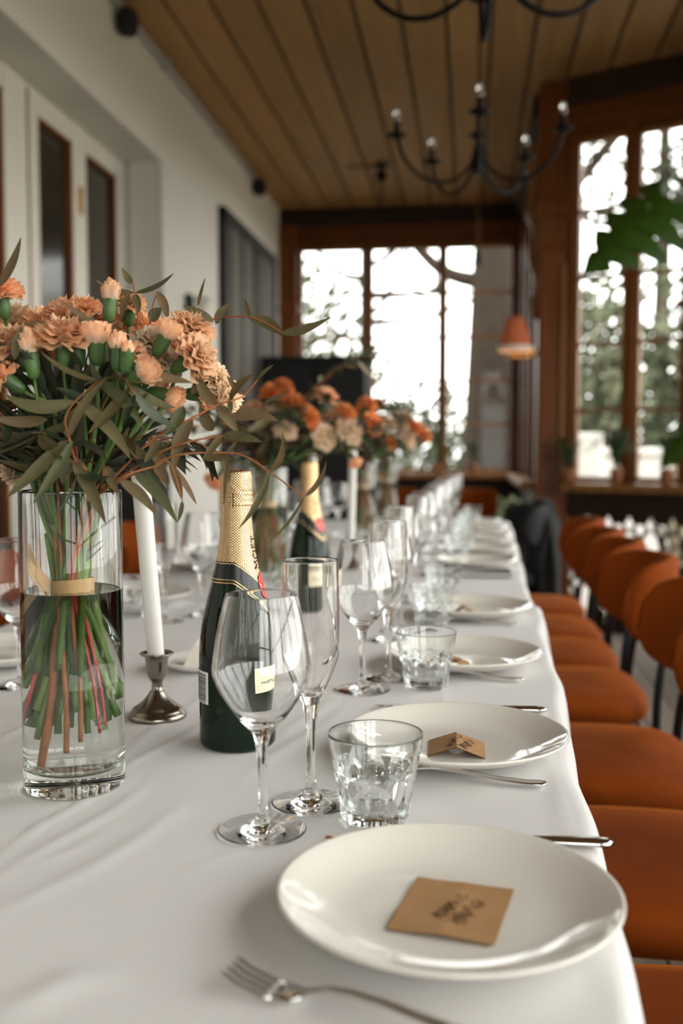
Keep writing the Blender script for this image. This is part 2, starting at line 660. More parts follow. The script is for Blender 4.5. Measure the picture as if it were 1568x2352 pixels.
def glazed_wall(name, A, B, bays, label, fret=True, rows=5, zs=.90, zt=2.955, depth=.09):
    """timber wall along A-B: fretwork parapet, sill, posts, frieze and one window per bay; local +Y points outdoors"""
    A, B = Vector((*A, 0)), Vector((*B, 0))
    d = B-A
    Lw = d.length
    rz = math.atan2(d.y, d.x)
    root = struct(thing(name, label, 'wall', A, rz), label)
    h = depth
    MB().box(0, Lw, -h/2, h/2, zt, ZC-.14, b=.004).build('frieze', m_amberh, root, False)
    MB().box(0, Lw, -h/2-.05, h/2+.02, ZC-.15, ZC, b=.006).build('cornice_beam', m_dark, root, False)
    MB().box(0, Lw, -h/2-.105, h/2+.03, zs-.055, zs-.005, b=.008).build('sill', m_frame, root, False)
    MB().box(0, Lw, -h/2, h/2, zs-.20, zs-.055, b=.003).build('apron_board', m_dark, root, False)
    edges = [0] + [v for b_ in bays for v in b_] + [Lw]
    for k in range(0, len(edges), 2):
        if edges[k+1]-edges[k] > .004:
            MB().box(edges[k], edges[k+1], -h/2-.012, h/2, zs-.005, zt+.03, b=.004).build('post', m_amber, root, False)
    if fret:
        nbal = int(Lw/.118)
        for k in range(nbal):
            link('baluster', BAL, m_dark, root, loc=(.059+k*Lw/nbal, 0, .04))
        MB().box(0, Lw, -.03, .03, 0, .045).build('plinth', m_dark, root, False)
    else:
        MB().box(0, Lw, -.03, .03, 0, zs-.2).build('parapet_panel', m_amberh, root, False)
    for (u0, u1) in bays:
        WIN[0] += 1
        wo = thing('window_%d' % WIN[0], '%s, bay %d' % ('multi-paned timber window', WIN[0]), 'window', A, rz, kind='structure')
        wo['label'] = 'tall timber casement of stacked panes in the %s' % WLAB[name] + (', pane column %s' % ORD[bays.index((u0, u1))])
        st = .024
        for (a, b_) in ((u0, u0+st), (u1-st, u1)):
            MB().box(a, b_, -.025, .025, zs, zt, b=.003).build('stile', m_frame, wo, False)
        MB().box(u0+st, u1-st, -.025, .025, zs, zs+.035, b=.003).build('rail', m_frame, wo, False)
        MB().box(u0+st, u1-st, -.025, .025, zt-.03, zt, b=.003).build('rail', m_frame, wo, False)
        step = (zt-zs-.065)/rows
        for r_ in range(rows):
            z0 = zs+.035+r_*step
            if r_:
                MB().box(u0+st, u1-st, -.018, .018, z0-.012, z0+.012, b=.002).build('glazing_bar', m_frame, wo, False)
            MB().box(u0+st*.7, u1-st*.7, -.002, .002, z0, z0+step).build('pane', m_pane, wo, False)
    return root


ORD = ['first', 'second', 'third', 'fourth', 'fifth', 'sixth', 'seventh', 'eighth', 'ninth', 'tenth', 'eleventh', 'twelfth']
WLAB = {'wall_end': 'end wall', 'wall_side': 'far side wall behind the column', 'wall_bay': 'angled wall right of the column', 'wall_right': 'long right wall', 'wall_back': 'glazing added behind the camera'}
glazed_wall('wall_end', (XL, YE), (.50, YE), [(.18, .79), (.83, 1.47), (1.51, 2.12)], 'timber end wall with a fretwork parapet below its windows')
glazed_wall('wall_side', (.47, YE-.05), (.47, 6.42), [(.06, .62), (.70, 1.26), (1.34, 1.90), (1.98, 2.56)], 'timber side wall running from the end wall to the column')
BA, BD, BL = Vector((.60, 6.25)), Vector((.898, -.44)), 1.28
BB = BA + BD*BL
glazed_wall('wall_bay', BA, BB, [(.03, .345), (.40, .68), (.735, 1.03), (1.085, 1.25)], 'angled timber wall with fretwork parapet right of the column')
glazed_wall('wall_right', (XR, BB.y), (XR, YB), [(.1+k*.95, .99+k*.95) for k in range(8)], 'glazed timber wall on the right side', fret=False, rows=3, zs=.55, zt=2.75)
glazed_wall('wall_back', (XR, YB), (.1, YB), [(.1, .8), (.86, 1.56)], 'glazed timber wall behind the camera', fret=False, rows=3, zs=.7, zt=2.75)  # unseen window bays, added to light flowers and plates from the front
struct(MB().box(XL-.3, .1, YB-.12, YB+.03, 0, ZC).build('wall_near', m_wall, smooth=False), 'plain plaster wall closing the room behind the camera')

portal('portal_end', ((XL+.5)/2, YE+.12, 1.9), (0, -1, 0), 2.1, 2.3)
portal('portal_side', (.59, 7.8, 1.9), (-1, 0, 0), 2.7, 2.3)
bc = BA+BD*BL/2
bn = Vector((-BD.y, BD.x, 0))
bo = Vector((bc.x, bc.y, 1.9)) + bn*.12
portal('portal_bay', bo, -bn, 1.25, 2.3)
portal('portal_back', (.95, YB-.12, 1.75), (0, 1, 0), 1.6, 2.2)
portal('portal_right', (XR+.12, (BB.y+YB)/2, 1.9), (-1, 0, 0), BB.y-YB, 2.3)

# square column with mouldings and a scrolled bracket
cl = thing('trim_1', 'square amber wooden column with moulded capital and scrolled bracket', 'column', (.505, 6.32, 0), 0, kind='structure')
MB().box(-.105, .105, -.105, .105, 0, ZC, b=.012).build('shaft', m_amber, cl, False)
MB().box(-.135, .135, -.135, .135, 2.50, 2.60, b=.015).build('capital', m_amber, cl, False)
MB().box(-.122, .122, -.122, .122, 2.60, 2.64, b=.008).build('capital_moulding', m_amber, cl, False)
MB().box(-.120, .120, -.120, .120, 2.30, 2.335, b=.010).build('collar', m_amber, cl, False)
MB().box(-.130, .130, -.130, .130, 0, .22, b=.012).build('base_block', m_amber, cl, False)
MB().box(.03, .06, -.125, -.10, .92, 2.22, b=.006).build('corner_bead', m_frame, cl, False)
br = MB()
vs = []
nbr = 48
for i in range(nbr+1):
    t = i/nbr
    zz = 2.95 - t*1.05
    ww = .035 + .055*(1-t)**1.3 + .016*math.sin(t*PI*7)
    for (xx, yy_) in ((0, -.02), (-ww, -.02), (-ww, .02), (0, .02)):
        vs.append((xx-.10, yy_, zz))
fs = []
for i in range(nbr):
    for j in range(4):
        q = (j+1) % 4
        fs.append((i*4+j, i*4+q, i*4+4+q, i*4+4+j))
fs += [(3, 2, 1, 0), (4*nbr, 4*nbr+1, 4*nbr+2, 4*nbr+3)]
br.add(vs, fs)
br.build('bracket', m_frame, cl, False)
# post in the far left corner
ps = thing('trim_2', 'amber corner post between plaster wall and end windows', 'post', (XL+.085, YE-.09, 0), 0, kind='structure')
MB().box(-.08, .08, -.06, .06, 0, ZC-.15, b=.01).build('shaft', m_amber, ps, False)
MB().box(-.095, .095, -.075, .075, 2.35, 2.43, b=.01).build('collar', m_amber, ps, False)
MB().box(-.095, .095, -.075, .075, 1.55, 1.62, b=.01).build('collar', m_amber, ps, False)
# ---- outdoors
m_render = plain('white_render', (.78, .76, .71), .9, spec=.1, noise_scale=2, noise_amt=.08)
gw = thing('garden_wall', 'low white garden wall outside beyond the angled windows', 'wall', (2.4, 8.9, -.5), -.12)
MB().box(-1.5, 2.2, -.12, .12, 0, 1.55, b=.02).build('masonry', m_render, gw, False)
MB().box(-1.53, 2.23, -.16, .16, 1.55, 1.62, b=.02).build('coping', m_render, gw, False)
for k in range(4):
    MB().box(-1.5+k*1.15, -1.25+k*1.15, -.17, .17, 0, 1.75, b=.02).build('pier', m_render, gw, False)
m_ground = plain('pale_gravel_ground', (.20, .185, .14), .95, spec=.1, noise_scale=.8, noise_amt=.25)
struct(MB().box(-60, 60, -40, 80, -.9, -.5).build('ground', m_ground, smooth=False), 'pale ground of the garden outside the windows', 'ground')
m_trunk = plain('grey_brown_bark', (.034, .026, .020), .9, spec=.04, noise_scale=9, noise_amt=.35, bump=.6, bscale=20)
m_foli = [plain('foliage_%s' % n, c, .8, spec=.12, noise_scale=2.5, noise_amt=.4) for n, c in
          (('grey_green', (.085, .098, .058)), ('dark_green', (.035, .046, .024)), ('straw', (.20, .17, .11)), ('light_green', (.12, .15, .075)))]


def tree(name, label, cat, loc, h, r0, limbs, seed, fol=None, group=None, trunk_lean=(0, 0)):
    q = random.Random(seed)
    t = thing(name, label, cat, loc, 0, group)
    top = Vector((trunk_lean[0], trunk_lean[1], h))
    MB().tube(smooth_path([(0, 0, 0), (trunk_lean[0]*.25, 0, h*.35), (trunk_lean[0]*.6, 0, h*.7), top], 4),
              [r0*(1-.045*i) for i in range(13)], 10).build('trunk', m_trunk, t)
    for (z0, dx, dy, dz, r_) in limbs:
        p0 = Vector((trunk_lean[0]*z0/h, 0, z0))
        p1 = p0+Vector((dx*.4, dy*.4, dz*.15)); p2 = p0+Vector((dx*.75, dy*.75, dz*.6)); p3 = p0+Vector((dx, dy, dz))
        br_ = MB().tube(smooth_path([p0, p1, p2, p3], 5), [r_*(1-.05*i) for i in range(16)], 7).build('branch', m_trunk, t)
        tw = MB()
        for k in range(9):
            s = .35+.65*q.random()
            b0 = p0.lerp(p1, s) if s < .4 else p1.lerp(p3, s)
            dv = Vector((q.uniform(-1, 1), q.uniform(-.6, .6), q.uniform(-.4, 1))).normalized()*q.uniform(.3, .9)
            tw.tube([b0, b0+dv*.5+Vector((0, 0, .05)), b0+dv], [r_*.28, r_*.2, r_*.08], 5)
        tw.build('twigs', m_trunk, br_)['kind'] = 'stuff'
    if fol:
        foliage(t, fol, seed+5)
    return t


def foliage(t, fol, seed):
    q = random.Random(seed)
    (cx, cy_, cz), (rx, ry, rz_), n, size, mi = fol
    mb = MB()
    for _ in range(n):
        while True:
            p = Vector((q.uniform(-1, 1), q.uniform(-1, 1), q.uniform(-1, 1)))
            if p.length < 1: break
        p = p*(.45+.55*p.length)/max(p.length, .05)*p.length if p.length > .1 else p
        c = Vector((cx+p.x*rx, cy_+p.y*ry, cz+p.z*rz_))
        a = Vector((q.gauss(0, 1), q.gauss(0, 1), q.gauss(0, 1))).normalized()
        b_ = a.orthogonal().normalized()
        c2 = a.cross(b_)
        s = size*q.uniform(.5, 1.3)
        mb.add([c-b_*s, c+c2*s*.45, c+b_*s, c-c2*s*.45], [(0, 1, 2, 3)])
    o = mb.build('crown', m_foli[mi], t, False)
    o['kind'] = 'stuff'
    return o


def bush(label, loc, rx, rz_, mi, seed, n=1500, size=.10, stems=10):
    q = random.Random(seed)
    t = thing('garden_bush', label, 'bush', loc, 0, 'garden bushes outside')
    sm = MB()
    for k in range(stems):
        a = q.uniform(0, 2*PI)
        d = Vector((math.cos(a)*rx*q.uniform(.2, .9), math.sin(a)*rx*.6*q.uniform(.2, .9), rz_*q.uniform(1.2, 2.0)))
        sm.tube([(d.x*.1, d.y*.1, 0), d*.5+Vector((0, 0, .1)), d], [.035, .026, .01], 5)
    s = sm.build('stems', m_foli[2], t)
    s['kind'] = 'stuff'
    foliage(t, ((0, 0, rz_), (rx, rx*.7, rz_), n, size, mi), seed+1)
    return t


tree('garden_tree', 'thick grey-brown tree trunk outside the right end window', 'tree', (.16, 12.3, -.5), 7.5, .34,
     [(3.6, -1.6, .2, 1.4, .11), (4.4, 1.8, .5, 1.5, .12), (5.2, -1.2, -.3, 1.8, .09), (2.6, 1.4, 0, .8, .08)], 3,
     ((.6, .5, 6.4), (2.2, 1.4, 1.3), 900, .11, 1), trunk_lean=(.22, 0))
tree('garden_tree', 'bare dark-limbed tree outside the middle end window', 'tree', (-1.34, 12.6, -.5), 5.4, .085,
     [(3.55, 1.15, 0, .02, .062), (3.75, -.75, .1, .55, .055), (3.3, .55, .1, .95, .050), (3.0, -.6, -.2, .25, .045), (3.2, 1.9, .4, .60, .05), (3.9, .9, -.2, 1.1, .045)], 8)
tree('garden_tree', 'spreading evergreen outside the top of the angled windows', 'tree', (2.9, 16.0, -.5), 7.0, .17,
     [(5.0, -1.6, 0, .3, .07), (5.4, 1.6, 0, .5, .07), (5.9, -1.1, .3, .6, .05), (6.2, 1.2, .3, .4, .05)], 21,
     ((.1, 0, 5.6), (2.2, 1.2, .75), 1000, .10, 1))
bush('grey-green shrub outside the angled window next to the column', (1.20, 10.4, -.5), .70, 1.75, 0, 31, 1500, .09)
bush('dark shrub outside the second casement of the angled wall', (2.55, 10.9, -.5), .75, 1.85, 1, 32, 1200, .09)
bush('straw-coloured reeds low outside the angled windows', (1.72, 8.0, -.5), .45, .85, 2, 33, 160, .07, 22)
bush('tall grey-green shrub behind the reeds outside', (2.2, 13.4, -.5), 1.3, 2.2, 0, 34, 1700, .11)
bush('light green hedge outside the bottom of the right end window', (.15, 10.9, -.5), .75, .68, 3, 35, 900, .08, 6)
bush('low dark hedge outside the right end window', (.75, 14.6, -.5), 1.1, 1.1, 1, 36, 900, .09, 6)
bush('pale shrub outside the left end window', (-2.75, 17.0, -.5), 1.5, 2.45, 0, 37, 2200, .12, 14)
bush('grey shrub standing beyond the bare tree', (-.9, 21.5, -.5), 1.6, 1.6, 0, 38, 1600, .13, 8)
bush('straw shrub by the far corner of the angled wall outside', (4.3, 10.6, -.5), .9, 1.6, 2, 39, 900, .10, 12)

# ================================================================== tables and cloths
def table(label, x0, x1, y0, y1):
    t = thing('dining_table', label, 'table', ((x0+x1)/2, (y0+y1)/2, 0))
    hx, hy = (x1-x0)/2, (y1-y0)/2
    MB().box(-hx, hx, -hy, hy, .715, .744, b=.004).build('table_top', m_floor, t, False)
    for sx in (-1, 1):
        for sy in (-1, 1):
            MB().box(sx*(hx-.09)-.03, sx*(hx-.09)+.03, sy*(hy-.12)-.03, sy*(hy-.12)+.03, 0, .715, b=.004).build('leg', m_floor, t, False)
    return t


CREASE = [(-0.384,0.764,-0.365,0.957,0.0022,0.004), (-0.364,0.722,-0.325,0.955,0.0014,0.007), (-0.359,1.000,-0.324,1.226,0.0024,0.005),
(-0.376,1.060,-0.369,1.337,0.0016,0.005), (-0.336,0.666,-0.264,0.900,0.0012,0.012), (-0.541,1.081,-0.529,1.199,0.0018,0.006),
(-0.228,0.981,-0.166,1.268,0.0012,0.010), (-0.282,0.558,-0.225,0.596,0.0020,0.020), (0.078,1.161,0.096,0.861,0.0012,0.012),
(-0.354,0.732,-0.322,0.838,0.0010,0.004), (-0.220,0.749,-0.192,0.824,0.0009,0.006), (-0.219,1.123,-0.187,1.335,0.0012,0.008),
(-0.049,1.459,-0.020,1.265,0.0010,0.008), (0.068,0.719,0.097,0.607,0.0014,0.015)]


def crease(x, y):
    h = 0.0
    for (ax, ay, bx, by, A, s) in CREASE:
        dx, dy = bx-ax, by-ay
        l2 = dx*dx+dy*dy
        t = ((x-ax)*dx+(y-ay)*dy)/l2
        if t < -.15 or t > 1.15: continue
        tt = min(1, max(0, t))
        px, py = ax+dx*t, ay+dy*t
        # slight wander
        d = ((x-px)*(-dy)+(y-py)*dx)/math.sqrt(l2) + .006*math.sin(t*5+ax*40)
        if abs(d) > 4*s: continue
        taper = math.sin(PI*min(1, max(0, (t+.15)/1.3)))
        h += 1.25*A*taper*math.exp(-(d/(s*.75))**2)
    return h


def tablecloth(label, xl, xr, y0, y1, ny, near_drop, far_drop, seed):
    q = random.Random(seed)
    ph = [q.uniform(0, 6.28) for _ in range(6)]
    nx = 150
    mb = MB()
    rows = []
    # parameter rows: optional near overhang, top, optional far overhang
    ys = [(y0+(y1-y0)*i/(ny-1), 0.0) for i in range(ny)]
    over = [(.004, .003), (.011, .012), (.014, .04), (.018, .09), (.022, .14), (.026, .20)]
    if near_drop: ys = [(y0-o, d) for o, d in reversed(over)] + ys
    if far_drop: ys = ys + [(y1+o, d) for o, d in over]
    prof = [(.028, -.215), (.026, -.16), (.023, -.11), (.020, -.065), (.015, -.03), (.011, -.012), (.005, -.003)]
    for (y, dz) in ys:
        a, b_ = xl(y), xr(y)
        b_ += .0035*math.sin(y*9+ph[0]) + .002*math.sin(y*23+ph[1])
        row = []
        for (o, z) in prof:
            wv = (.4-z*3)*.012*math.sin(y*14+ph[2]) + .006*math.sin(y*31+ph[3])*(-z*4)
            row.append((a-o-wv*(-z*4), y, z))
        for i in range(nx+1):
            x = a+(b_-a)*i/nx
            ez = .0012*math.sin(x*7+y*3+ph[4])*math.sin(y*5-x*4+ph[5])*.5
            row.append((x, y, crease(x, y)+ez))
        for (o, z) in reversed(prof):
            wv = (.4-z*3)*.012*math.sin(y*11+ph[4]) + .008*math.sin(y*27+ph[5])*(-z*4)
            row.append((b_+o+wv*(-z*4), y, z))
        rows.append([(x, yy_, .7485+min(z, -dz) if dz else .7485+z) for (x, yy_, z) in row])
    n = len(rows[0])
    vs = [p for r_ in rows for p in r_]
    fs = []
    for j in range(len(rows)-1):
        for i in range(n-1):
            fs.append((j*n+i, j*n+i+1, (j+1)*n+i+1, (j+1)*n+i))
    mb.add(vs, fs)
    o = mb.build('tablecloth', m_cloth)
    return tag(o, label, 'tablecloth')


table('wooden dining table under the nearest white cloth', -.88, .088, -.28, 2.17)
table('wooden dining table under the farther white cloth', -.86, .125, 2.23, 4.86)
tablecloth('white linen tablecloth under the nearest plates and flower vase', lambda y: -.895, lambda y: .094+(y-.58)*.031, -.3, 2.195, 330, True, False, 1)
tablecloth('white linen tablecloth on the farther half of the long table', lambda y: -.885, lambda y: .128+(y-2.2)*.020, 2.205, 4.88, 150, False, True, 2)


# ================================================================== chairs
def make_chair(name, label, mat, group):
    t = thing(name, label, 'chair', (0, 0, 0), 0, group)
    # padded seat: rounded slab, front at -X
    def seat(u, v):
        a = 2*PI*u
        ca, sa = math.cos(a), math.sin(a)
        e = .55
        sx = math.copysign(abs(ca)**e, ca)*.215
        sy = math.copysign(abs(sa)**e, sa)*(.222 if ca < 0 else .222-.02*abs(ca))
        prof = [(0, .405), (.80, .404), (.93, .406), (.985, .416), (1.0, .435), (.985, .455), (.93, .468), (.80, .474), (.5, .478), (.2, .479), (0, .479)]
        k = v*(len(prof)-1)
        r_, z = prof[int(round(k))]
        return (sx*r_, sy*r_, z + (.004*math.sin(a*2)*r_))
    MB().grid(seat, 48, 11, closeu=True).build('seat', mat, t)
    # wrap-around backrest
    def back(u, v):
        # u along the arc, v around the thickness profile
        ph = (u-.5)*2
        a = ph*math.radians(86)
        z_mid = .705 + .012*abs(ph)**2
        hh = .110 - .030*abs(ph)**3
        endf = math.sqrt(max(0.0, 1-abs(ph)**10))
        th = .021*max(.15, endf)
        hh *= max(.35, endf)
        q = 2*PI*v
        cq, sq = math.cos(q), math.sin(q)
        off = math.copysign(abs(cq)**.7, cq)*th
        zz = z_mid + math.copysign(abs(sq)**.55, sq)*hh
        lean = (zz-.60)*.16
        rx, ry = .150+off, .205+off
        return (.098+lean+rx*math.cos(a), ry*math.sin(a), zz)
    nb_, nq = 41, 20
    mb = MB()
    vs = [back(i/(nb_-1), j/nq) for i in range(nb_) for j in range(nq)]
    fs = []
    for i in range(nb_-1):
        for j in range(nq):
            k = (j+1) % nq
            fs.append((i*nq+j, i*nq+k, (i+1)*nq+k, (i+1)*nq+j))
    fs += [tuple(range(nq)), tuple(reversed([(nb_-1)*nq+j for j in range(nq)]))]
    mb.add(vs, fs)
    mb.build('backrest', mat, t)
    for s in (-1, 1):
        MB().tube(smooth_path([(.235, s*.200, 0), (.212, s*.190, .38), (.225, s*.178, .56), (.262, s*.150, .73)], 5), .0105, 8).build('rear_leg', m_black, t)
        MB().tube([(-.195, s*.200, 0), (-.180, s*.185, .402)], .0105, 8).build('front_leg', m_black, t)
        MB().tube([(-.184, s*.188, .345), (.215, s*.191, .345)], .0095, 8).build('side_rail', m_black, t)
    MB().tube([(-.184, -.188, .345), (-.184, .188, .345)], .0085, 8).build('cross_rail', m_black, t)
    MB().tube([(.213, -.19, .345), (.213, .19, .345)], .0085, 8).build('cross_rail', m_black, t)
    return t


ORDN = ['nearest', 'second', 'third', 'fourth', 'fifth', 'sixth', 'seventh', 'eighth', 'ninth']
ch = make_chair('dining_chair', 'x', m_velvet, 'orange velvet chairs')
for k, (x, y, a) in enumerate([(.250, 1.00, .02), (.255, 1.545, -.03), (.250, 2.085, .0), (.245, 2.70, .03), (.240, 3.16, -.02), (.245, 3.61, .02), (.25, 4.14, .0)]):
    place(ch, USED, (x, y, 0), a, 'orange velvet chair with wrap-around back, %s along the right of the table' % ORDN[k], 'orange chairs along the right of the table')
for k, (x, y, a) in enumerate([(-1.10, 1.42, .03), (-1.09, 1.93, -.03), (-1.08, 2.50, .05), (-1.09, 3.05, -.02), (-1.08, 3.6, 0)]):
    place(ch, USED, (x, y, 0), PI+a, 'orange velvet chair on the wall side of the table, %s in its row' % ORDN[k], 'orange chairs on the wall side')
place(ch, USED, (-.02, 7.15, 0), PI/2, 'orange velvet chair far off before the end wall', 'orange chairs at the end of the room')
place(ch, USED, (-.55, 7.3, 0), PI/2+.2, 'orange velvet chair far off, left of the other one by the end wall', 'orange chairs at the end of the room')
bc_ = make_chair('dining_chair', 'x', m_blackmatt, 'black chairs')
place(bc_, {}, (.10, 5.22, 0), .25, 'black chair at the far head of the table beside the column', 'black chairs')
def jk(u, v):
    a = 2*PI*u
    ca, sa = math.cos(a), math.sin(a)
    z = .30+.54*v
    w_ = .17*(1-.55*max(0, v-.75)/.25)*(1+.08*math.sin(a*5+v*6))
    d_ = .075*(1-.5*max(0, v-.75)/.25)*(1+.15*math.sin(a*7-v*4))
    return (d_*ca, w_*sa, z)
jm = MB().grid(jk, 40, 14, closeu=True)
jm.f += [tuple(range(39, -1, -1)), tuple(40*13+i for i in range(40))]
jo = jm.build('jacket', m_blackmatt, None, True, loc=(.505, 5.28, 0))
jo.location = (.375, 5.29, 0)
jo.rotation_euler = (0, 0, .25)
tag(jo, 'black jacket hung over the back of the black chair', 'jacket')
bx_ = thing('side_cabinet', 'low black cabinet against the plaster wall behind the flower vase', 'cabinet', (-1.58, 4.42, 0))
MB().box(-.155, .155, -.17, .17, .06, 1.02, b=.006).build('body', m_blackmatt, bx_, False)
MB().box(-.165, .165, -.18, .18, 1.02, 1.05, b=.004).build('top', m_blackmatt, bx_, False)
for s in (-1, 1):
    MB().box(.156, .168, s*.085-.078, s*.085+.078, .10, .99, b=.003).build('door', m_blackmatt, bx_, False)
    for q in (-1, 1):
        MB().box(s*.12-.02, s*.12+.02, q*.13-.02, q*.13+.02, 0, .06).build('foot', m_blackmatt, bx_, False)
# black coat rack style cabinet left at the far end
cb = thing('cabinet', 'tall dark cabinet in the far left corner behind the flowers', 'cabinet', (-1.28, 8.35, 0))
MB().box(-.42, .42, -.22, .22, .08, 1.83, b=.006).build('body', m_blackmatt, cb, False)
MB().box(-.45, .45, -.25, .25, 1.83, 1.87, b=.006).build('top', m_blackmatt, cb, False)
MB().box(-.40, .40, -.20, .20, 0, .08).build('plinth', m_blackmatt, cb, False)
for s in (-1, 1):
    d_ = MB().box(s*.21-.195, s*.21+.195, -.238, -.221, .12, 1.80, b=.004).build('door', m_blackmatt, cb, False)
    MB().tube([(s*.04, -.25, .95), (s*.04, -.25, 1.1)], .006, 6).build('handle', m_brass, d_)


# ================================================================== tableware
def dense(prof, k=4):
    return [(max(0.0, p.x), p.y) for p in smooth_path([(r_, z, 0) for r_, z in prof], k)]


def wine_glass():
    t = thing('wine_glass', 'x', 'wine glass')
    n = 64
    MB().lathe([(0, .0003), (.02, .0003), (.0380, .0003), (.0386, .0003), (.0392, .0006), (.0395, .0010), (.0392, .0015), (.0386, .0018), (.0375, .0019), (.030, .0026), (.020, .0040), (.012, .0062), (.0078, .0090), (.0056, .0130)], n).build('foot', m_glass, t)
    MB().lathe([(.0056, .0130), (.0046, .018), (.0042, .026), (.0041, .040), (.0043, .055), (.0050, .070), (.0062, .080), (.0078, .0865)], n).build('stem', m_glass, t)
    bowl = [(.0078, .0865), (.0115, .0915), (.0175, .0975), (.0255, .1075), (.0335, .1195), (.0395, .1300), (.0428, .1385), (.0437, .1450), (.0432, .1520), (.0405, .1700), (.0370, .1880), (.0335, .2030), (.0313, .2110),
            (.0309, .2117), (.0304, .2117), (.0301, .2110), (.0323, .2030), (.0358, .1880), (.0393, .1700), (.0420, .1520), (.0425, .1450), (.0416, .1388), (.0382, .1306), (.0320, .1203), (.0235, .1085), (.0150, .1005), (.0075, .0980), (0, .0973)]
    MB().lathe(dense(bowl, 4), n).build('bowl', m_glass, t)
    return t


def flute():
    t = thing('champagne_flute', 'x', 'champagne flute')
    n = 64
    MB().lathe([(0, .0003), (.02, .0003), (.0363, .0003), (.0369, .0003), (.0375, .0006), (.0378, .0010), (.0375, .0015), (.0369, .0018), (.0358, .0019), (.029, .0026), (.019, .0040), (.012, .0062), (.0085, .0095), (.0060, .0140)], n).build('foot', m_glass, t)
    MB().lathe([(.0060, .0140), (.0048, .020), (.0044, .030), (.0044, .050), (.0050, .070), (.0062, .086), (.0080, .0970)], n).build('stem', m_glass, t)
    bowl = [(.0080, .0970), (.0120, .1065), (.0180, .1200), (.0235, .1330), (.0263, .1420), (.0273, .1500), (.0276, .1600), (.0273, .1850), (.0266, .2150), (.0262, .2330),
            (.0259, .2337), (.0254, .2337), (.0251, .2330), (.0255, .2150), (.0262, .1850), (.0265, .1600), (.0262, .1505), (.0250, .1428), (.0220, .1345), (.0160, .1220), (.0095, .1105), (.0040, .1060), (0, .1050)]
    MB().lathe(dense(bowl, 4), n).build('bowl', m_glass, t)
    return t


def tumbler():
    t = thing('tumbler', 'x', 'tumbler')
    nf = 10
    p = 2*PI/nf
    def rf(r, z, a):
        # ten broad flutes with arched tops below a smooth upper band
        da = ((a % p)-p/2)/(p/2)
        arch = .0475-.010*da*da
        f = max(0., min(1., (arch-z)/.004))
        f = f*f*(3-2*f)
        flat = math.cos(p/2)/math.cos(da*p/2)
        return r*(1+(flat-1)*f) - .0016*f*(1-da*da*.4)
    outer = [(0, .0010), (.024, .0010), (.0296, .0004), (.0312, .0012), (.0326, .004)] + [(.0330+.0052*k/14, .007+.0425*k/14) for k in range(15)] + [(.0390, .0515), (.0396, .054), (.0404, .060), (.0414, .067), (.0425, .074), (.0433, .0795)]
    rim = [(.0434, .0806), (.0430, .0812), (.0423, .0813), (.0416, .0806)]
    inner = [(.0416, .0806), (.0412, .079), (.0400, .070), (.0384, .060), (.0366, .050), (.0348, .040), (.0330, .029), (.0312, .021), (.0290, .0165), (.0250, .0140), (.018, .0130), (.009, .0127), (0, .0126)]
    MB().lathe(outer+rim, 120, rfun=rf).build('body', m_tumbler, t)
    MB().lathe(dense(inner, 3), 96).build('inner_wall', m_tumbler, t)
    return t


def plate():
    prof = [(0, .004), (.048, .0038), (.052, .0010), (.056, .0005), (.060, .0022), (.075, .0055), (.095, .0115), (.112, .0185), (.1205, .0236), (.1222, .0252), (.1222, .0266), (.1208, .0272), (.1190, .0266),
            (.112, .0225), (.100, .0165), (.088, .0115), (.076, .0085), (.062, .0073), (.040, .0069), (0, .0068)]
    me = MB().lathe(prof, 72).mesh('dinner_plate')
    o = link('dinner_plate', me, m_plate)
    return tag(o, 'x', 'plate')


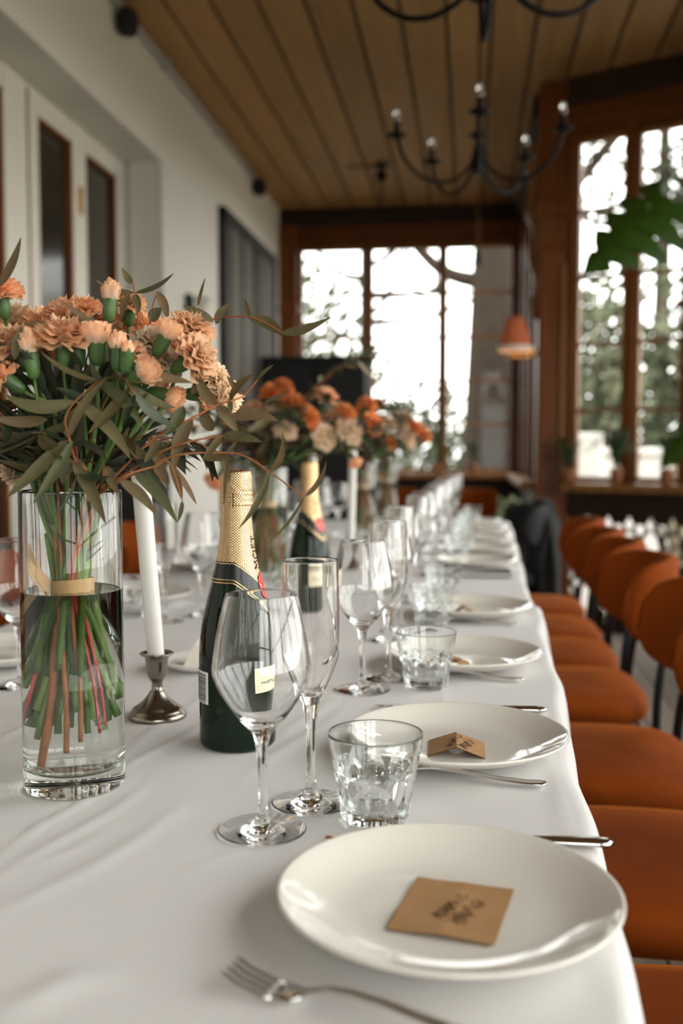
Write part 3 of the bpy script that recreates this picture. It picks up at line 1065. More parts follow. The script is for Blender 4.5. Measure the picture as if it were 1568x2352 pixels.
def fork():
    t = thing('fork', 'x', 'fork')
    # tines point to -X, handle end at +X
    def section(x, wd, th, z):
        return [(x, -wd, z), (x, -wd*.6, z+th), (x, wd*.6, z+th), (x, wd, z), (x, wd*.6, z-th*.6), (x, -wd*.6, z-th*.6)]
    def strip(sts):
        vs, fs = [], []
        for s in sts: vs += section(*s)
        for i in range(len(sts)-1):
            for j in range(6):
                k = (j+1) % 6
                fs.append((i*6+j, i*6+k, i*6+6+k, i*6+6+j))
        fs += [tuple(reversed(range(6))), tuple((len(sts)-1)*6+j for j in range(6))]
        return vs, fs
    def zc(x):
        # side profile of the fork
        pts = [(-.10, .0125), (-.085, .0065), (-.068, .0030), (-.052, .0030), (-.040, .0080), (-.025, .0125), (-.005, .0125), (.03, .0085), (.06, .0050), (.085, .0034), (.10, .0038)]
        for (a, za), (b_, zb_) in zip(pts, pts[1:]):
            if x <= b_:
                s = (x-a)/(b_-a); s = s*s*(3-2*s)*.5+s*.5
                return za+(zb_-za)*s
        return pts[-1][1]
    hs = [(-.046, .0075, .0012), (-.040, .0045, .0016), (-.030, .0032, .0020), (-.015, .0030, .0022), (.005, .0034, .0022), (.03, .0045, .0020), (.055, .0062, .0018), (.08, .0078, .0018), (.093, .0080, .0018), (.099, .0062, .0016), (.1005, .003, .001)]
    MB().add(*strip([(x, wd, th, zc(x)) for x, wd, th in hs])).build('handle', m_steel, t)
    bs = [(-.0655, .0118, .0010), (-.060, .0120, .0011), (-.053, .0110, .0012), (-.046, .0075, .0012)]
    MB().add(*strip([(x, wd, th, zc(x)) for x, wd, th in bs])).build('neck', m_steel, t)
    for k in range(4):
        yc = (-1.5+k)*.0064
        vs, fs = [], []
        xs = [-.099, -.096, -.088, -.080, -.072, -.064]
        for x in xs:
            wd = .0012 if x < -.098 else .0021
            vs += [(x, yc-wd, zc(x)), (x, yc, zc(x)+.0011), (x, yc+wd, zc(x)), (x, yc, zc(x)-.0009)]
        for i in range(len(xs)-1):
            for j in range(4):
                q = (j+1) % 4
                fs.append((i*4+j, i*4+q, i*4+4+q, i*4+4+j))
        fs += [(3, 2, 1, 0), tuple((len(xs)-1)*4+j for j in range(4))]
        MB().add(vs, fs).build('tine', m_steel, t)
    return t


def knife():
    t = thing('table_knife', 'x', 'knife')
    def tube_s(sts):
        vs, fs = [], []
        for (x, wd, th, z) in sts:
            for j in range(10):
                a = 2*PI*j/10
                vs.append((x, wd*math.cos(a), z+th*math.sin(a)))
        for i in range(len(sts)-1):
            for j in range(10):
                q = (j+1) % 10
                fs.append((i*10+j, i*10+q, i*10+10+q, i*10+10+j))
        fs += [tuple(reversed(range(10))), tuple((len(sts)-1)*10+j for j in range(10))]
        return vs, fs
    MB().add(*tube_s([(0, .0045, .0028, .0040), (.02, .0050, .0032, .0040), (.06, .0068, .0036, .0042), (.095, .0085, .0040, .0044), (.106, .0080, .0038, .0042), (.110, .004, .002, .0042)])).build('handle', m_steel, t)
    MB().add(*tube_s([(-.112, .0015, .0004, .004), (-.105, .0055, .0007, .004), (-.09, .0085, .0009, .004), (-.05, .0095, .0011, .004), (-.012, .0085, .0014, .004), (.001, .0045, .0026, .004)])).build('blade', m_steel, t)
    return t


P_WG, P_FL, P_TU, P_PL, P_FO, P_KN = wine_glass(), flute(), tumbler(), plate(), fork(), knife()
ZT = .7492
#          plate x,y      wine glass      flute            tumbler         fork               knife
SET = [((-.0135, .697), (-.181, .851), (-.149, .924), (-.084, .890), (-.054, .567, -.30), (.012, .846, .03)),
       ((-.012, 1.102), (-.149, 1.383), (-.119, 1.461), (-.061, 1.410), (-.022, 1.004, -.07), (-.010, 1.285, .03)),
       ((-.008, 1.562), (-.145, 1.76), (-.128, 1.85), (-.071, 1.905), (-.020, 1.468, -.05), (-.006, 1.712, .02)),
       ((.006, 2.045), (-.155, 2.22), (-.120, 2.30), (-.06, 2.235), (-.005, 1.94, -.03), (.0, 2.188, .02)),
       ((.018, 2.915), (-.145, 3.05), (-.105, 3.13), (-.04, 3.07), None, None),
       ((.034, 3.31), (-.13, 3.45), (-.085, 3.53), (-.02, 3.48), None, None),
       ((.035, 3.74), (-.13, 3.88), (-.085, 3.96), (-.02, 3.90), None, None),
       ((.030, 4.18), (-.12, 4.33), (-.075, 4.41), (-.01, 4.36), None, None),
       ((.02, 4.60), (-.12, 4.72), (-.065, 4.79), (.01, 4.74), None, None)]
for k, (pl, wg, fu, tu, fo, kn) in enumerate(SET):
    o = ORDN[k]
    side = 'right-hand row, %s from the camera' % o
    place(P_PL, USED, (*pl, ZT), 0, 'shallow cream plate of the '+side, 'plates of the right-hand row')
    place(P_WG, USED, (*wg, ZT), .3*k, 'empty wine glass of the '+side, 'wine glasses of the right-hand row')
    place(P_FL, USED, (*fu, ZT), .2*k, 'empty champagne flute of the '+side, 'flutes of the right-hand row')
    place(P_TU, USED, (*tu, ZT), .13+.37*k, 'faceted water tumbler of the '+side, 'tumblers of the right-hand row')
    if fo: place(P_FO, USED, (fo[0], fo[1], ZT+.0005), fo[2], 'steel fork before the plate, '+side, 'forks of the right-hand row')
    if kn: place(P_KN, USED, (kn[0], kn[1], ZT+.0005), kn[2], 'steel table knife behind the plate, '+side, 'knives of the right-hand row')
FAR = [(1.50, -.735), (2.13, -.735), (2.78, -.735), (3.26, -.73), (3.70, -.725), (4.15, -.72)]
for k, (y, x) in enumerate(FAR):
    side = 'wall-side row, %s from the camera' % ORDN[k]
    place(P_PL, USED, (x, y, ZT), 0, 'shallow cream plate of the '+side, 'plates of the wall-side row')
    place(P_WG, USED, ((x+.19, y-.15, ZT) if k else (-.640, 1.345, ZT)), .4*k, 'empty wine glass of the '+side, 'wine glasses of the wall-side row')
    place(P_FL, USED, ((x+.135, y-.23, ZT) if k else (-.70, 1.26, ZT)), .4*k, 'empty champagne flute of the '+side, 'flutes of the wall-side row')
    place(P_TU, USED, ((x+.050, y-.185, ZT) if k else (-.745, 1.335, ZT)), .4*k, 'faceted water tumbler of the '+side, 'tumblers of the wall-side row')
    place(P_FO, USED, (x-.02, y+.148, ZT+.0005), PI, 'steel fork beside the plate, '+side, 'forks of the wall-side row')


# place cards
def scribble(card, seed, pts_z, wmax):
    q = random.Random(seed)
    for ln in range(2):
        pts = []
        y = -.012+ln*.014
        for i in range(34):
            t = i/33
            pts.append((-.020+.040*t+.003*math.sin(i*2.3+ln), y+.0042*math.sin(i*1.9+q.random()*1.4)*(1 if i % 5 else 1.6), 0))
        rot = Matrix.Rotation(1.25, 4, 'Z')
        pts = [rot @ Vector(p) for p in smooth_path(pts, 3)]
        pts = [(p.x, p.y, pts_z(p.x)+.0006) for p in pts]
        MB().tube(pts, .00034, 4).build('handwriting', m_pencil, card)


def card(label, loc, rz, wx, wy, ridge, curl, seed):
    """folded kraft card lying open, ridge along local Y"""
    t = thing('place_card', label, 'place card', loc, rz, 'kraft place cards on the plates')
    zf = lambda x: ridge*(1-abs(x)/(wx/2)) + curl*(x/(wx/2))**2
    for s in (-1, 1):
        def top(u, v, off=0.0):
            x = s*u*wx/2
            y = (v-.5)*wy
            return (x, y, zf(x)+off+.0005*math.sin(y*120+x*60))
        nu, nv = 7, 7
        vs = [top(i/(nu-1), j/(nv-1), .0003) for j in range(nv) for i in range(nu)] + [top(i/(nu-1), j/(nv-1), -.0003) for j in range(nv) for i in range(nu)]
        fs = []
        b0 = nu*nv
        for j in range(nv-1):
            for i in range(nu-1):
                f = (j*nu+i, j*nu+i+1, (j+1)*nu+i+1, (j+1)*nu+i)
                fs.append(f); fs.append(tuple(b0+k for k in reversed(f)))
        MB().add(vs, fs).build('card_flap', m_kraft, t, False)
    scribble(t, seed, zf, wx)
    return t


ZP = ZT+.0078
card('kraft place card lying almost flat on the nearest plate', (-.010, .700, ZP), -.19, .074, .088, .0022, .0012, 5)
card('small folded kraft place card standing on the second plate', (-.013, 1.090, ZP), .02, .062, .060, .0110, .0, 6)
card('kraft place card on the third plate from the camera', (-.030, 1.535, ZP), .05, .060, .055, .010, .0, 7)
card('rounded kraft place card on the fourth plate from the camera', (-.012, 2.015, ZP), .0, .056, .05, .016, -.006, 8)

# black menu folders on the far cloth
for (x, y, lb) in ((-.005, 2.725, 'black menu folder lying on the farther cloth before a plate'), (.02, 3.13, 'second black menu folder, between the far plates')):
    mf = thing('menu_folder', lb, 'menu', (x, y, ZT), .03)
    MB().box(-.115, .115, -.05, .05, 0, .004, b=.001).build('back_cover', m_blacklabel, mf, False)
    MB().box(-.113, .113, -.048, .048, .004, .011).build('pages', m_plate, mf, False)
    MB().box(-.115, .115, -.05, .05, .011, .015, b=.001).build('front_cover', m_blacklabel, mf, False)

# saucer with butter between candle and bottle
sd = thing('saucer', 'small white dish behind the pewter candle holder', 'dish', (-.415, 1.485, ZT))
MB().lathe([(0, .003), (.028, .003), (.030, .0005), (.034, .002), (.055, .010), (.066, .0175), (.0672, .0186), (.0655, .0192), (.055, .0135), (.036, .0068), (0, .006)], 48).build('dish', m_saucer, sd)
bt = MB()
bt.add([(-.030, -.02, 0), (.032, -.022, 0), (.030, .020, 0), (-.028, .022, 0), (-.012, -.012, .034), (.026, -.016, .026), (.022, .014, .030), (-.012, .014, .040)],
       [(3, 2, 1, 0), (4, 5, 6, 7), (0, 1, 5, 4), (1, 2, 6, 5), (2, 3, 7, 6), (3, 0, 4, 7)])
o = bt.build('butter_piece', m_butter, None, False, loc=(-.405, 1.485, ZT+.0072))
tag(o, 'pale angular piece of butter in the white dish', 'butter')
# fallen flower bit
fb_ = MB().lathe([(0, 0), (.002, .0004), (.0028, .0015), (.0015, .003), (0, .0034)], 8).build('fallen_petal', m_bark, None, True, loc=(-.119, .838, ZT+.0005))
fb_.scale = (1.6, .8, .8)
tag(fb_, 'tiny brown flower crumb on the cloth behind the nearest plate', 'crumb')


# ---- candle holders with candles
def holder(loc, label):
    t = thing('candle_holder', label, 'candle holder', loc, 0, 'pewter candle holders')
    MB().lathe([(0, .001), (.033, .0008), (.0365, .0), (.0372, .003), (.0360, .0062), (.0335, .0078), (.0325, .0095), (.030, .0125), (.0285, .013), (.024, .0165), (.0175, .022), (.0125, .0278), (.0098, .0322), (.0092, .0332)], 48).build('base', m_pewter, t)
    MB().lathe([(.0092, .0332), (.0072, .0345), (.0068, .040), (.0070, .0455), (.0088, .0475), (.0105, .0505)], 40).build('stem', m_pewter, t)
    MB().lathe([(.0105, .0505), (.0128, .0555), (.0134, .062), (.0142, .072), (.0152, .0765), (.0185, .0790), (.0212, .0808), (.0216, .0820), (.0205, .0826), (.0170, .0815), (.0128, .0790), (.0122, .066), (0, .0650)], 48).build('cup', m_pewter, t)
    return t


def candle(loc, lean, h, label, r=.0112):
    n = 32
    o = MB()
    t = thing('candle', label, 'candle', loc, 0, 'white taper candles')
    pts = [(lean[0]*s, lean[1]*s, h*s) for s in (0, .01, .3, .6, .9, .985, 1)]
    rad = [r*.90, r*.93, r*.97, r*1.0, r*1.04, r*1.05, r*.75]
    MB().tube(pts, rad, n).build('taper', m_wax, t)
    MB().tube([pts[-1], (pts[-1][0], pts[-1][1], h+.012)], .0009, 5).build('wick', m_ink, t)
    return t


holder((-.392, 1.207, ZT), 'pewter candle holder between flower vase and nearest champagne bottle')
candle((-.392, 1.207, ZT+.0655), (-.020, .0, ), .262, 'white taper candle leaning in the nearest pewter holder')
holder((-.341, 2.84, ZT), 'pewter candle holder seen through the wine glasses at mid table')
candle((-.341, 2.84, ZT+.0655), (.006, 0), .275, 'white taper candle at mid table before the third bouquet')
holder((-.50, 3.22, ZT), 'pewter candle holder hidden among the far glasses')
candle((-.50, 3.22, ZT+.0655), (-.012, 0), .262, 'white taper candle half hidden behind the second bottle')


# ---- champagne bottles
BP = [(0, .0438), (.100, .0438), (.112, .0436), (.125, .0428), (.140, .0406), (.155, .0374), (.170, .0335), (.185, .0294), (.197, .0262), (.210, .0230), (.225, .0204), (.240, .0186), (.255, .0173), (.268, .0164), (.278, .0160), (.315, .0158)]


def br_at(z):
    for (a, ra), (b_, rb) in zip(BP, BP[1:]):
        if z <= b_:
            return ra+(rb-ra)*(z-a)/(b_-a)
    return BP[-1][1]


def wrap_text(body, size, vertical=False):
    cu = bpy.data.curves.new('txt', 'FONT')
    cu.body = body
    cu.size = size
    cu.align_x = 'CENTER'
    cu.align_y = 'CENTER'
    cu.resolution_u = 3
    ob = bpy.data.objects.new('txt', cu)
    col.objects.link(ob)
    dg = bpy.context.evaluated_depsgraph_get()
    me = bpy.data.meshes.new_from_object(ob.evaluated_get(dg))
    bpy.data.objects.remove(ob)
    bm = bmesh.new()
    bm.from_mesh(me)
    bmesh.ops.triangulate(bm, faces=bm.faces[:])
    bpy.data.meshes.remove(me)
    vs = [(v.co.x, v.co.y) for v in bm.verts]
    if vertical:
        vs = [(-y, x) for x, y in vs]
    bm.verts.index_update()
    fs = [tuple(v.index for v in f.verts) for f in bm.faces]
    bm.free()
    return vs, fs


def bottle(loc, label, face):
    """face: heading (radians, local) of the camera side; theta grows towards the right-hand side seen from there"""
    t = thing('champagne_bottle', label, 'bottle', loc, 0, 'champagne bottles on the table')
    def pol(th, z, off):
        a = face+th
        r_ = br_at(z)+off
        return (r_*math.cos(a), r_*math.sin(a), z)
    prof = [(0, .012), (.020, .010), (.034, .003), (.0375, .0004), (.0412, .0012), (.0432, .004), (.0438, .008)] + [(r_, z) for z, r_ in BP[1:-1]] + [(.0158, .306), (0, .308)]
    MB().lathe(prof, 64).build('glass_body', m_bottle, t)
    S = lambda x: max(0., min(1., x))
    def zf(th):   # lower edge of the gold foil, dips towards the front label
        d = abs((th-1.40+PI) % (2*PI)-PI)
        return .2115-.034*S(1-d/1.55)**1.3
    def zk(th):   # lower edge of the black neck band
        d = abs((th-1.40+PI) % (2*PI)-PI)
        return .1885-.040*S(1-d/1.55)**1.2
    def band(name, lo, hi, off, mat, nv=8, t0=0, t1=2*PI, n=72):
        MB().grid(lambda u, v: pol(t0+(t1-t0)*u, lo(t0+(t1-t0)*u)+(hi(t0+(t1-t0)*u)-lo(t0+(t1-t0)*u))*v, off), n+1, nv).build(name, mat, t)
    band('neck_foil', zf, lambda th: .278, .0006, m_foil, 14)
    cap = dense([(.0165, .2752), (.0186, .2757), (.0189, .2775), (.0182, .2800), (.0185, .2840), (.0178, .2862), (.0183, .2890), (.0176, .2912), (.0181, .2940), (.0180, .2990), (.0178, .3060), (.0170, .3115), (.0148, .3147), (.008, .3158), (0, .3160)], 3)
    MB().lathe(cap, 64, rfun=lambda r_, z, a: r_*(1+.012*math.sin(a*9+z*500)*(1 if z < .3 else .3))).build('foil_cap', m_foil, t)
    MB().grid(lambda u, v: ((.0190+.0004*v)*math.cos(face-.22+.05*u), (.0190+.0004*v)*math.sin(face-.22+.05*u), .2735+.016*v), 3, 5).build('foil_slit', m_ink, t)
    band('neck_band', zk, lambda th: zf(th)+.001, .0008, m_blacklabel, 8)
    for dz in (.0005, .0040):
        band('gold_line', lambda th, d=dz: zk(th)+d, lambda th, d=dz: zk(th)+d+.0011, .0011, m_goldline, 2)
    band('gold_line', lambda th: zf(th)-.0012, lambda th: zf(th)-.0002, .0011, m_goldline, 2)
    # red seal on the neck band, on the label side
    vs, fs = [(pol(1.40, .184, .0016))], []
    for i in range(28):
        a = 2*PI*i/28
        z = .184+.0155*math.sin(a)
        vs.append(pol(1.40+.0135*math.cos(a)/br_at(z), z, .0016))
        fs.append((0, 1+i, 1+(i+1) % 28))
    MB().add(vs, fs).build('red_seal', m_red, t)
    # lettering running up the neck
    vs, fs = wrap_text('MO\u00cbT', .0145, True)
    z0 = .222
    MB().add([pol(1.22+u/br_at(z0), z0+v, .0012) for u, v in vs], fs).build('neck_lettering', m_ink, t, False)
    # front label
    flat = lambda z: (lambda th: z)
    band('front_label', flat(.0560), flat(.0925), .0006, m_creamlabel, 2, .425, 2.35, 40)
    vs, fs = wrap_text('MO\u00cbT & CHANDON', .0074)
    MB().add([pol(1.387+u/.0445, .0725+v, .0012) for u, v in vs], fs).build('label_lettering', m_ink, t, False)
    vs, fs = wrap_text('IMP\u00c9RIAL', .0034)
    MB().add([pol(1.387+u/.0445, .0655+v, .0012) for u, v in vs], fs).build('label_lettering', m_ink, t, False)
    # back label with bar code
    band('back_label', flat(.0530), flat(.0895), .0006, m_whitelabel, 2, -1.75, -.83, 24)
    bc = MB()
    q = random.Random(4)
    z = .0545
    while z < .086:
        h = q.choice((.0005, .0005, .0009, .0013))
        bc.grid(lambda u, v, z=z, h=h: pol(-1.45+.53*u, z+h*v, .0010), 9, 2)
        z += h+q.choice((.0005, .0008, .0012))
    bc.build('bar_code', m_ink, t, False)
    return t


bottle((-.264, 1.108, ZT), 'champagne bottle with gold foil neck behind the nearest wine glass', math.atan2(-1.108, .264))
bottle((-.337, 2.079, ZT), 'champagne bottle with gold foil neck before the second bouquet', math.atan2(-2.079, .337)-.55)

# ================================================================== bouquets
# hand-placed leaves, twigs and blooms of the nearest bouquet (metres from the foot of its vase)
HERO=[
((0.038, -0.076, 0.382), (-0.027, -0.086, 0.389), 0.0094, 0.25),
((0.038, -0.076, 0.382), (0.093, -0.086, 0.329), 0.0094, 0.12),
((0.056, -0.066, 0.401), (0.102, -0.076, 0.357), 0.0087, 0.15),
((0.056, -0.066, 0.401), (0.0, -0.066, 0.429), 0.0036, 0.1),
((0.035, -0.086, 0.347), (0.073, -0.086, 0.403), 0.0074, 0.05),
((0.035, -0.086, 0.347), (-0.016, -0.106, 0.295), 0.0101, 0.05),
((0.039, -0.086, 0.346), (0.009, -0.106, 0.29), 0.0077, 0.05),
((0.025, -0.066, 0.349), (0.031, -0.046, 0.381), 0.0095, 0.1),
((0.032, -0.071, 0.328), (0.065, -0.076, 0.27), 0.0095, 0.06),
((0.007, -0.066, 0.366), (-0.045, -0.076, 0.368), 0.0079, 0.1),
((0.014, -0.056, 0.35), (-0.009, -0.066, 0.354), 0.0056, 0.08),
((0.03, 0.004, 0.463), (0.0, -0.006, 0.464), 0.0077, 0.1),
((0.004, -0.016, 0.464), (-0.041, -0.026, 0.461), 0.0042, 0.1),
((-0.024, -0.066, 0.421), (-0.017, -0.066, 0.452), 0.0063, 0),
((0.035, -0.016, 0.457), (0.007, -0.026, 0.479), 0.0042, 0),
((0.057, 0.034, 0.496), (0.101, 0.024, 0.513), 0.0062, -0.12),
((0.057, 0.034, 0.496), (0.016, 0.034, 0.51), 0.0049, 0.1),
((0.057, 0.034, 0.495), (0.065, 0.024, 0.474), 0.0062, 0),
((0.055, 0.034, 0.505), (0.044, 0.034, 0.522), 0.0049, 0.1),
((0.055, 0.024, 0.493), (0.05, 0.014, 0.466), 0.0066, 0),
((0.08, 0.034, 0.497), (0.094, 0.024, 0.466), 0.0066, 0.1),
((0.076, 0.024, 0.466), (0.088, 0.024, 0.479), 0.0096, 0.1),
((0.141, 0.024, 0.464), (0.11, 0.024, 0.481), 0.007, 0.05),
((0.143, 0.024, 0.462), (0.159, 0.024, 0.482), 0.0074, 0.1),
((0.179, 0.014, 0.465), (0.175, 0.014, 0.485), 0.0048, 0),
((0.179, 0.014, 0.467), (0.217, 0.004, 0.447), 0.0086, 0.12),
((0.213, 0.004, 0.45), (0.262, -0.006, 0.463), 0.0064, -0.15),
((0.125, 0.024, 0.48), (0.133, 0.024, 0.508), 0.0022, 0),
((0.153, -0.016, 0.38), (0.137, -0.026, 0.413), 0.0084, 0.1),
((0.153, -0.016, 0.38), (0.175, -0.016, 0.353), 0.0084, 0.1),
((0.166, -0.016, 0.384), (0.193, -0.026, 0.409), 0.0075, 0.1),
((0.166, -0.016, 0.384), (0.17, -0.026, 0.371), 0.0038, 0.1),
((0.167, -0.006, 0.37), (0.213, -0.016, 0.365), 0.011, 0.12),
((0.161, -0.026, 0.351), (0.202, -0.036, 0.345), 0.0075, 0.06),
((0.161, -0.026, 0.351), (0.145, -0.036, 0.329), 0.0058, 0.1),
((0.133, -0.026, 0.368), (0.121, -0.046, 0.318), 0.0108, -0.2),
((0.15, -0.016, 0.356), (0.137, -0.016, 0.38), 0.0092, 0.1),
((0.19, -0.006, 0.404), (0.209, -0.016, 0.418), 0.0038, 0.05),
((0.167, -0.026, 0.335), (0.165, -0.036, 0.285), 0.0025, 0.03),
((0.167, -0.026, 0.335), (0.185, -0.036, 0.357), 0.0033, 0.05),
((0.139, -0.016, 0.33), (0.174, -0.026, 0.329), 0.0075, 0.15),
((0.209, -0.036, 0.317), (0.223, -0.046, 0.354), 0.0045, -0.25),
((0.209, -0.036, 0.317), (0.183, -0.056, 0.265), 0.0045, 0.08),
((0.243, -0.046, 0.295), (0.265, -0.056, 0.328), 0.0036, -0.15),
((0.243, -0.046, 0.295), (0.208, -0.046, 0.252), 0.0016, 0.1),
((0.085, -0.056, 0.317), (0.132, -0.076, 0.272), 0.0084, 0.1),
((0.075, -0.066, 0.31), (0.112, -0.076, 0.279), 0.0079, 0.12),
((0.101, -0.046, 0.322), (0.118, -0.056, 0.306), 0.0061, 0.08),
((0.116, -0.046, 0.326), (0.131, -0.056, 0.291), 0.0057, 0.05),
((0.063, -0.066, 0.323), (0.074, -0.066, 0.296), 0.0079, 0.05),
((0.131, -0.056, 0.291), (0.126, -0.056, 0.271), 0.0028, 0.1),
((-0.049, -0.046, 0.49), (-0.025, -0.046, 0.537), 0.0097, -0.1),
((0.079, -0.046, 0.369), (0.096, -0.046, 0.391), 0.0065, 0.1),
((0.099, 0.014, 0.416), (0.137, 0.004, 0.436), 0.0052, 0.1),
((0.124, -0.026, 0.379), (0.109, -0.036, 0.351), 0.0091, 0.1),
((0.108, -0.046, 0.346), (0.095, -0.056, 0.326), 0.0081, 0.1),
((0.127, -0.006, 0.391), (0.144, -0.006, 0.414), 0.0059, 0.1),
((0.176, 0.004, 0.391), (0.159, 0.004, 0.41), 0.0043, 0.1),
((0.195, -0.006, 0.378), (0.222, -0.016, 0.39), 0.0034, 0.1)
]
STEMS=[
[(0.05, -0.026, 0.351), (0.082, -0.016, 0.372), (0.121, 0.014, 0.437), (0.132, 0.024, 0.464), (0.141, 0.024, 0.467), (0.154, 0.024, 0.469), (0.179, 0.014, 0.467), (0.197, 0.009, 0.46), (0.215, 0.004, 0.449)],
[(0.041, -0.026, 0.297), (0.084, -0.036, 0.318), (0.122, -0.036, 0.333), (0.167, -0.026, 0.335), (0.188, -0.031, 0.33), (0.209, -0.036, 0.317), (0.243, -0.046, 0.295)],
[(0.028, -0.026, 0.301), (0.032, -0.066, 0.33), (0.036, -0.086, 0.347), (0.028, -0.076, 0.366), (0.038, -0.076, 0.382), (0.056, -0.066, 0.401)],
[(0.033, -0.016, 0.309), (0.054, 0.014, 0.395), (0.063, 0.024, 0.456), (0.057, 0.034, 0.496), (0.054, 0.034, 0.509)],
[(0.045, -0.026, 0.301), (0.093, -0.026, 0.347), (0.133, -0.026, 0.368), (0.153, -0.016, 0.38), (0.166, -0.016, 0.384), (0.178, -0.006, 0.39), (0.195, -0.006, 0.409)],
[(0.043, -0.026, 0.299), (0.101, -0.036, 0.334), (0.135, -0.036, 0.346), (0.161, -0.026, 0.351), (0.18, -0.016, 0.355)],
[(0.037, -0.016, 0.309), (0.069, 0.024, 0.438), (0.076, 0.034, 0.483), (0.081, 0.034, 0.497)],
[(0.036, -0.036, 0.301), (0.044, -0.066, 0.318), (0.032, -0.071, 0.328)],
[(0.043, -0.026, 0.297), (0.071, -0.056, 0.31), (0.085, -0.056, 0.317), (0.101, -0.046, 0.322), (0.116, -0.046, 0.326), (0.131, -0.056, 0.291)]
]
FLOW=[
((0.013, -0.046, 0.445), 'open', 0.0463, (0, 1)),
((0.046, -0.046, 0.442), 'half', 0.0256, (0.05, 1)),
((0.071, -0.056, 0.43), 'bud', 0.0147, (0.05, 1)),
((0.025, -0.036, 0.437), 'half', 0.0175, (0, 1)),
((0.095, -0.056, 0.409), 'half', 0.0237, (0.9, 0.35)),
((0.013, 0.014, 0.48), 'open', 0.0282, (0, 1)),
((-0.016, 0.034, 0.475), 'open', 0.045, (-0.3, 1)),
((0.046, -0.006, 0.484), 'bud', 0.0164, (0.1, 1)),
((0.049, 0.044, 0.489), 'open', 0.025, (0.2, 1)),
((0.109, -0.026, 0.447), 'half', 0.022, (0.55, 0.8)),
((0.119, 0.024, 0.461), 'open', 0.0379, (0.4, 0.9)),
((0.136, -0.016, 0.427), 'open', 0.0406, (0.8, 0.4)),
((-0.035, -0.046, 0.439), 'open', 0.0393, (-0.4, 0.9)),
((-0.061, -0.016, 0.493), 'open', 0.0342, (-0.1, 1)),
((-0.011, -0.061, 0.428), 'bud', 0.0179, (-0.1, 1)),
((-0.037, -0.066, 0.407), 'open', 0.025, (-0.6, 0.5)),
((-0.017, -0.016, 0.431), 'open', 0.0248, (0, 0.8)),
((0.075, -0.026, 0.432), 'open', 0.022, (0.2, 0.8)),
((0.078, 0.024, 0.447), 'cream', 0.0312, (0.3, 0.8)),
((0.1, 0.004, 0.424), 'cream', 0.0305, (0.6, 0.6)),
((0.108, -0.016, 0.388), 'half', 0.0213, (0.7, -0.2)),
((0.082, -0.061, 0.425), 'green', 0.0138, (0.15, 1)),
((0.145, 0.024, 0.407), 'cream', 0.0312, (0.9, 0.3)),
((0.158, 0.024, 0.392), 'cream', 0.0267, (0.9, 0.1)),
((0.136, 0.024, 0.393), 'open', 0.0267, (0.9, 0)),
((-0.085, -0.016, 0.453), 'open', 0.0384, (-0.5, 0.8)),
((-0.079, -0.046, 0.413), 'open', 0.0372, (-0.8, 0.4)),
((0.013, 0.054, 0.474), 'open', 0.0413, (0, 1)),
((0.053, 0.074, 0.469), 'open', 0.0375, (0.2, 1)),
((-0.053, 0.054, 0.47), 'open', 0.0413, (-0.2, 1)),
((-0.087, 0.054, 0.475), 'cream', 0.0413, (-0.3, 1)),
((0.088, 0.064, 0.442), 'open', 0.0371, (0.4, 0.8)),
((-0.073, 0.024, 0.316), 'cream', 0.0267, (-0.8, -0.2)),
((0.095, 0.004, 0.392), 'open', 0.0196, (0.5, 0))
]


def vase(loc, label, h=.298, r=.050):
    t = thing('cylinder_vase', label, 'vase', loc, 0, 'cylinder vases down the table')
    w_ = .0028
    outer = [(0, .0016), (r-.010, .0012), (r-.004, .0002), (r-.001, .0018), (r, .0045), (r, .03), (r, .10), (r, .2), (r, h-.002), (r-.0007, h-.0003), (r-w_*.5, h), (r-w_+.0006, h-.0003), (r-w_, h-.002)]
    inner = [(r-w_, h-.002), (r-w_, .2), (r-w_, .10), (r-w_, .032), (r-w_-.001, .0255), (r-w_-.006, .0215), (r-w_-.014, .0200), (0, .0190)]
    MB().lathe(outer, 72).build('glass_wall', m_vase, t)
    MB().lathe(inner, 72).build('inner_wall', m_vase, t)
    ri = r-w_+.0002
    wt = .198
    MB().lathe([(0, .0188), (ri-.014, .0198), (ri-.006, .0213), (ri-.001, .0253), (ri, .032), (ri, .10), (ri, wt+.001), (ri-.0008, wt+.0003), (ri-.003, wt), (0, wt)], 72).build('water', m_water, t)
    return t


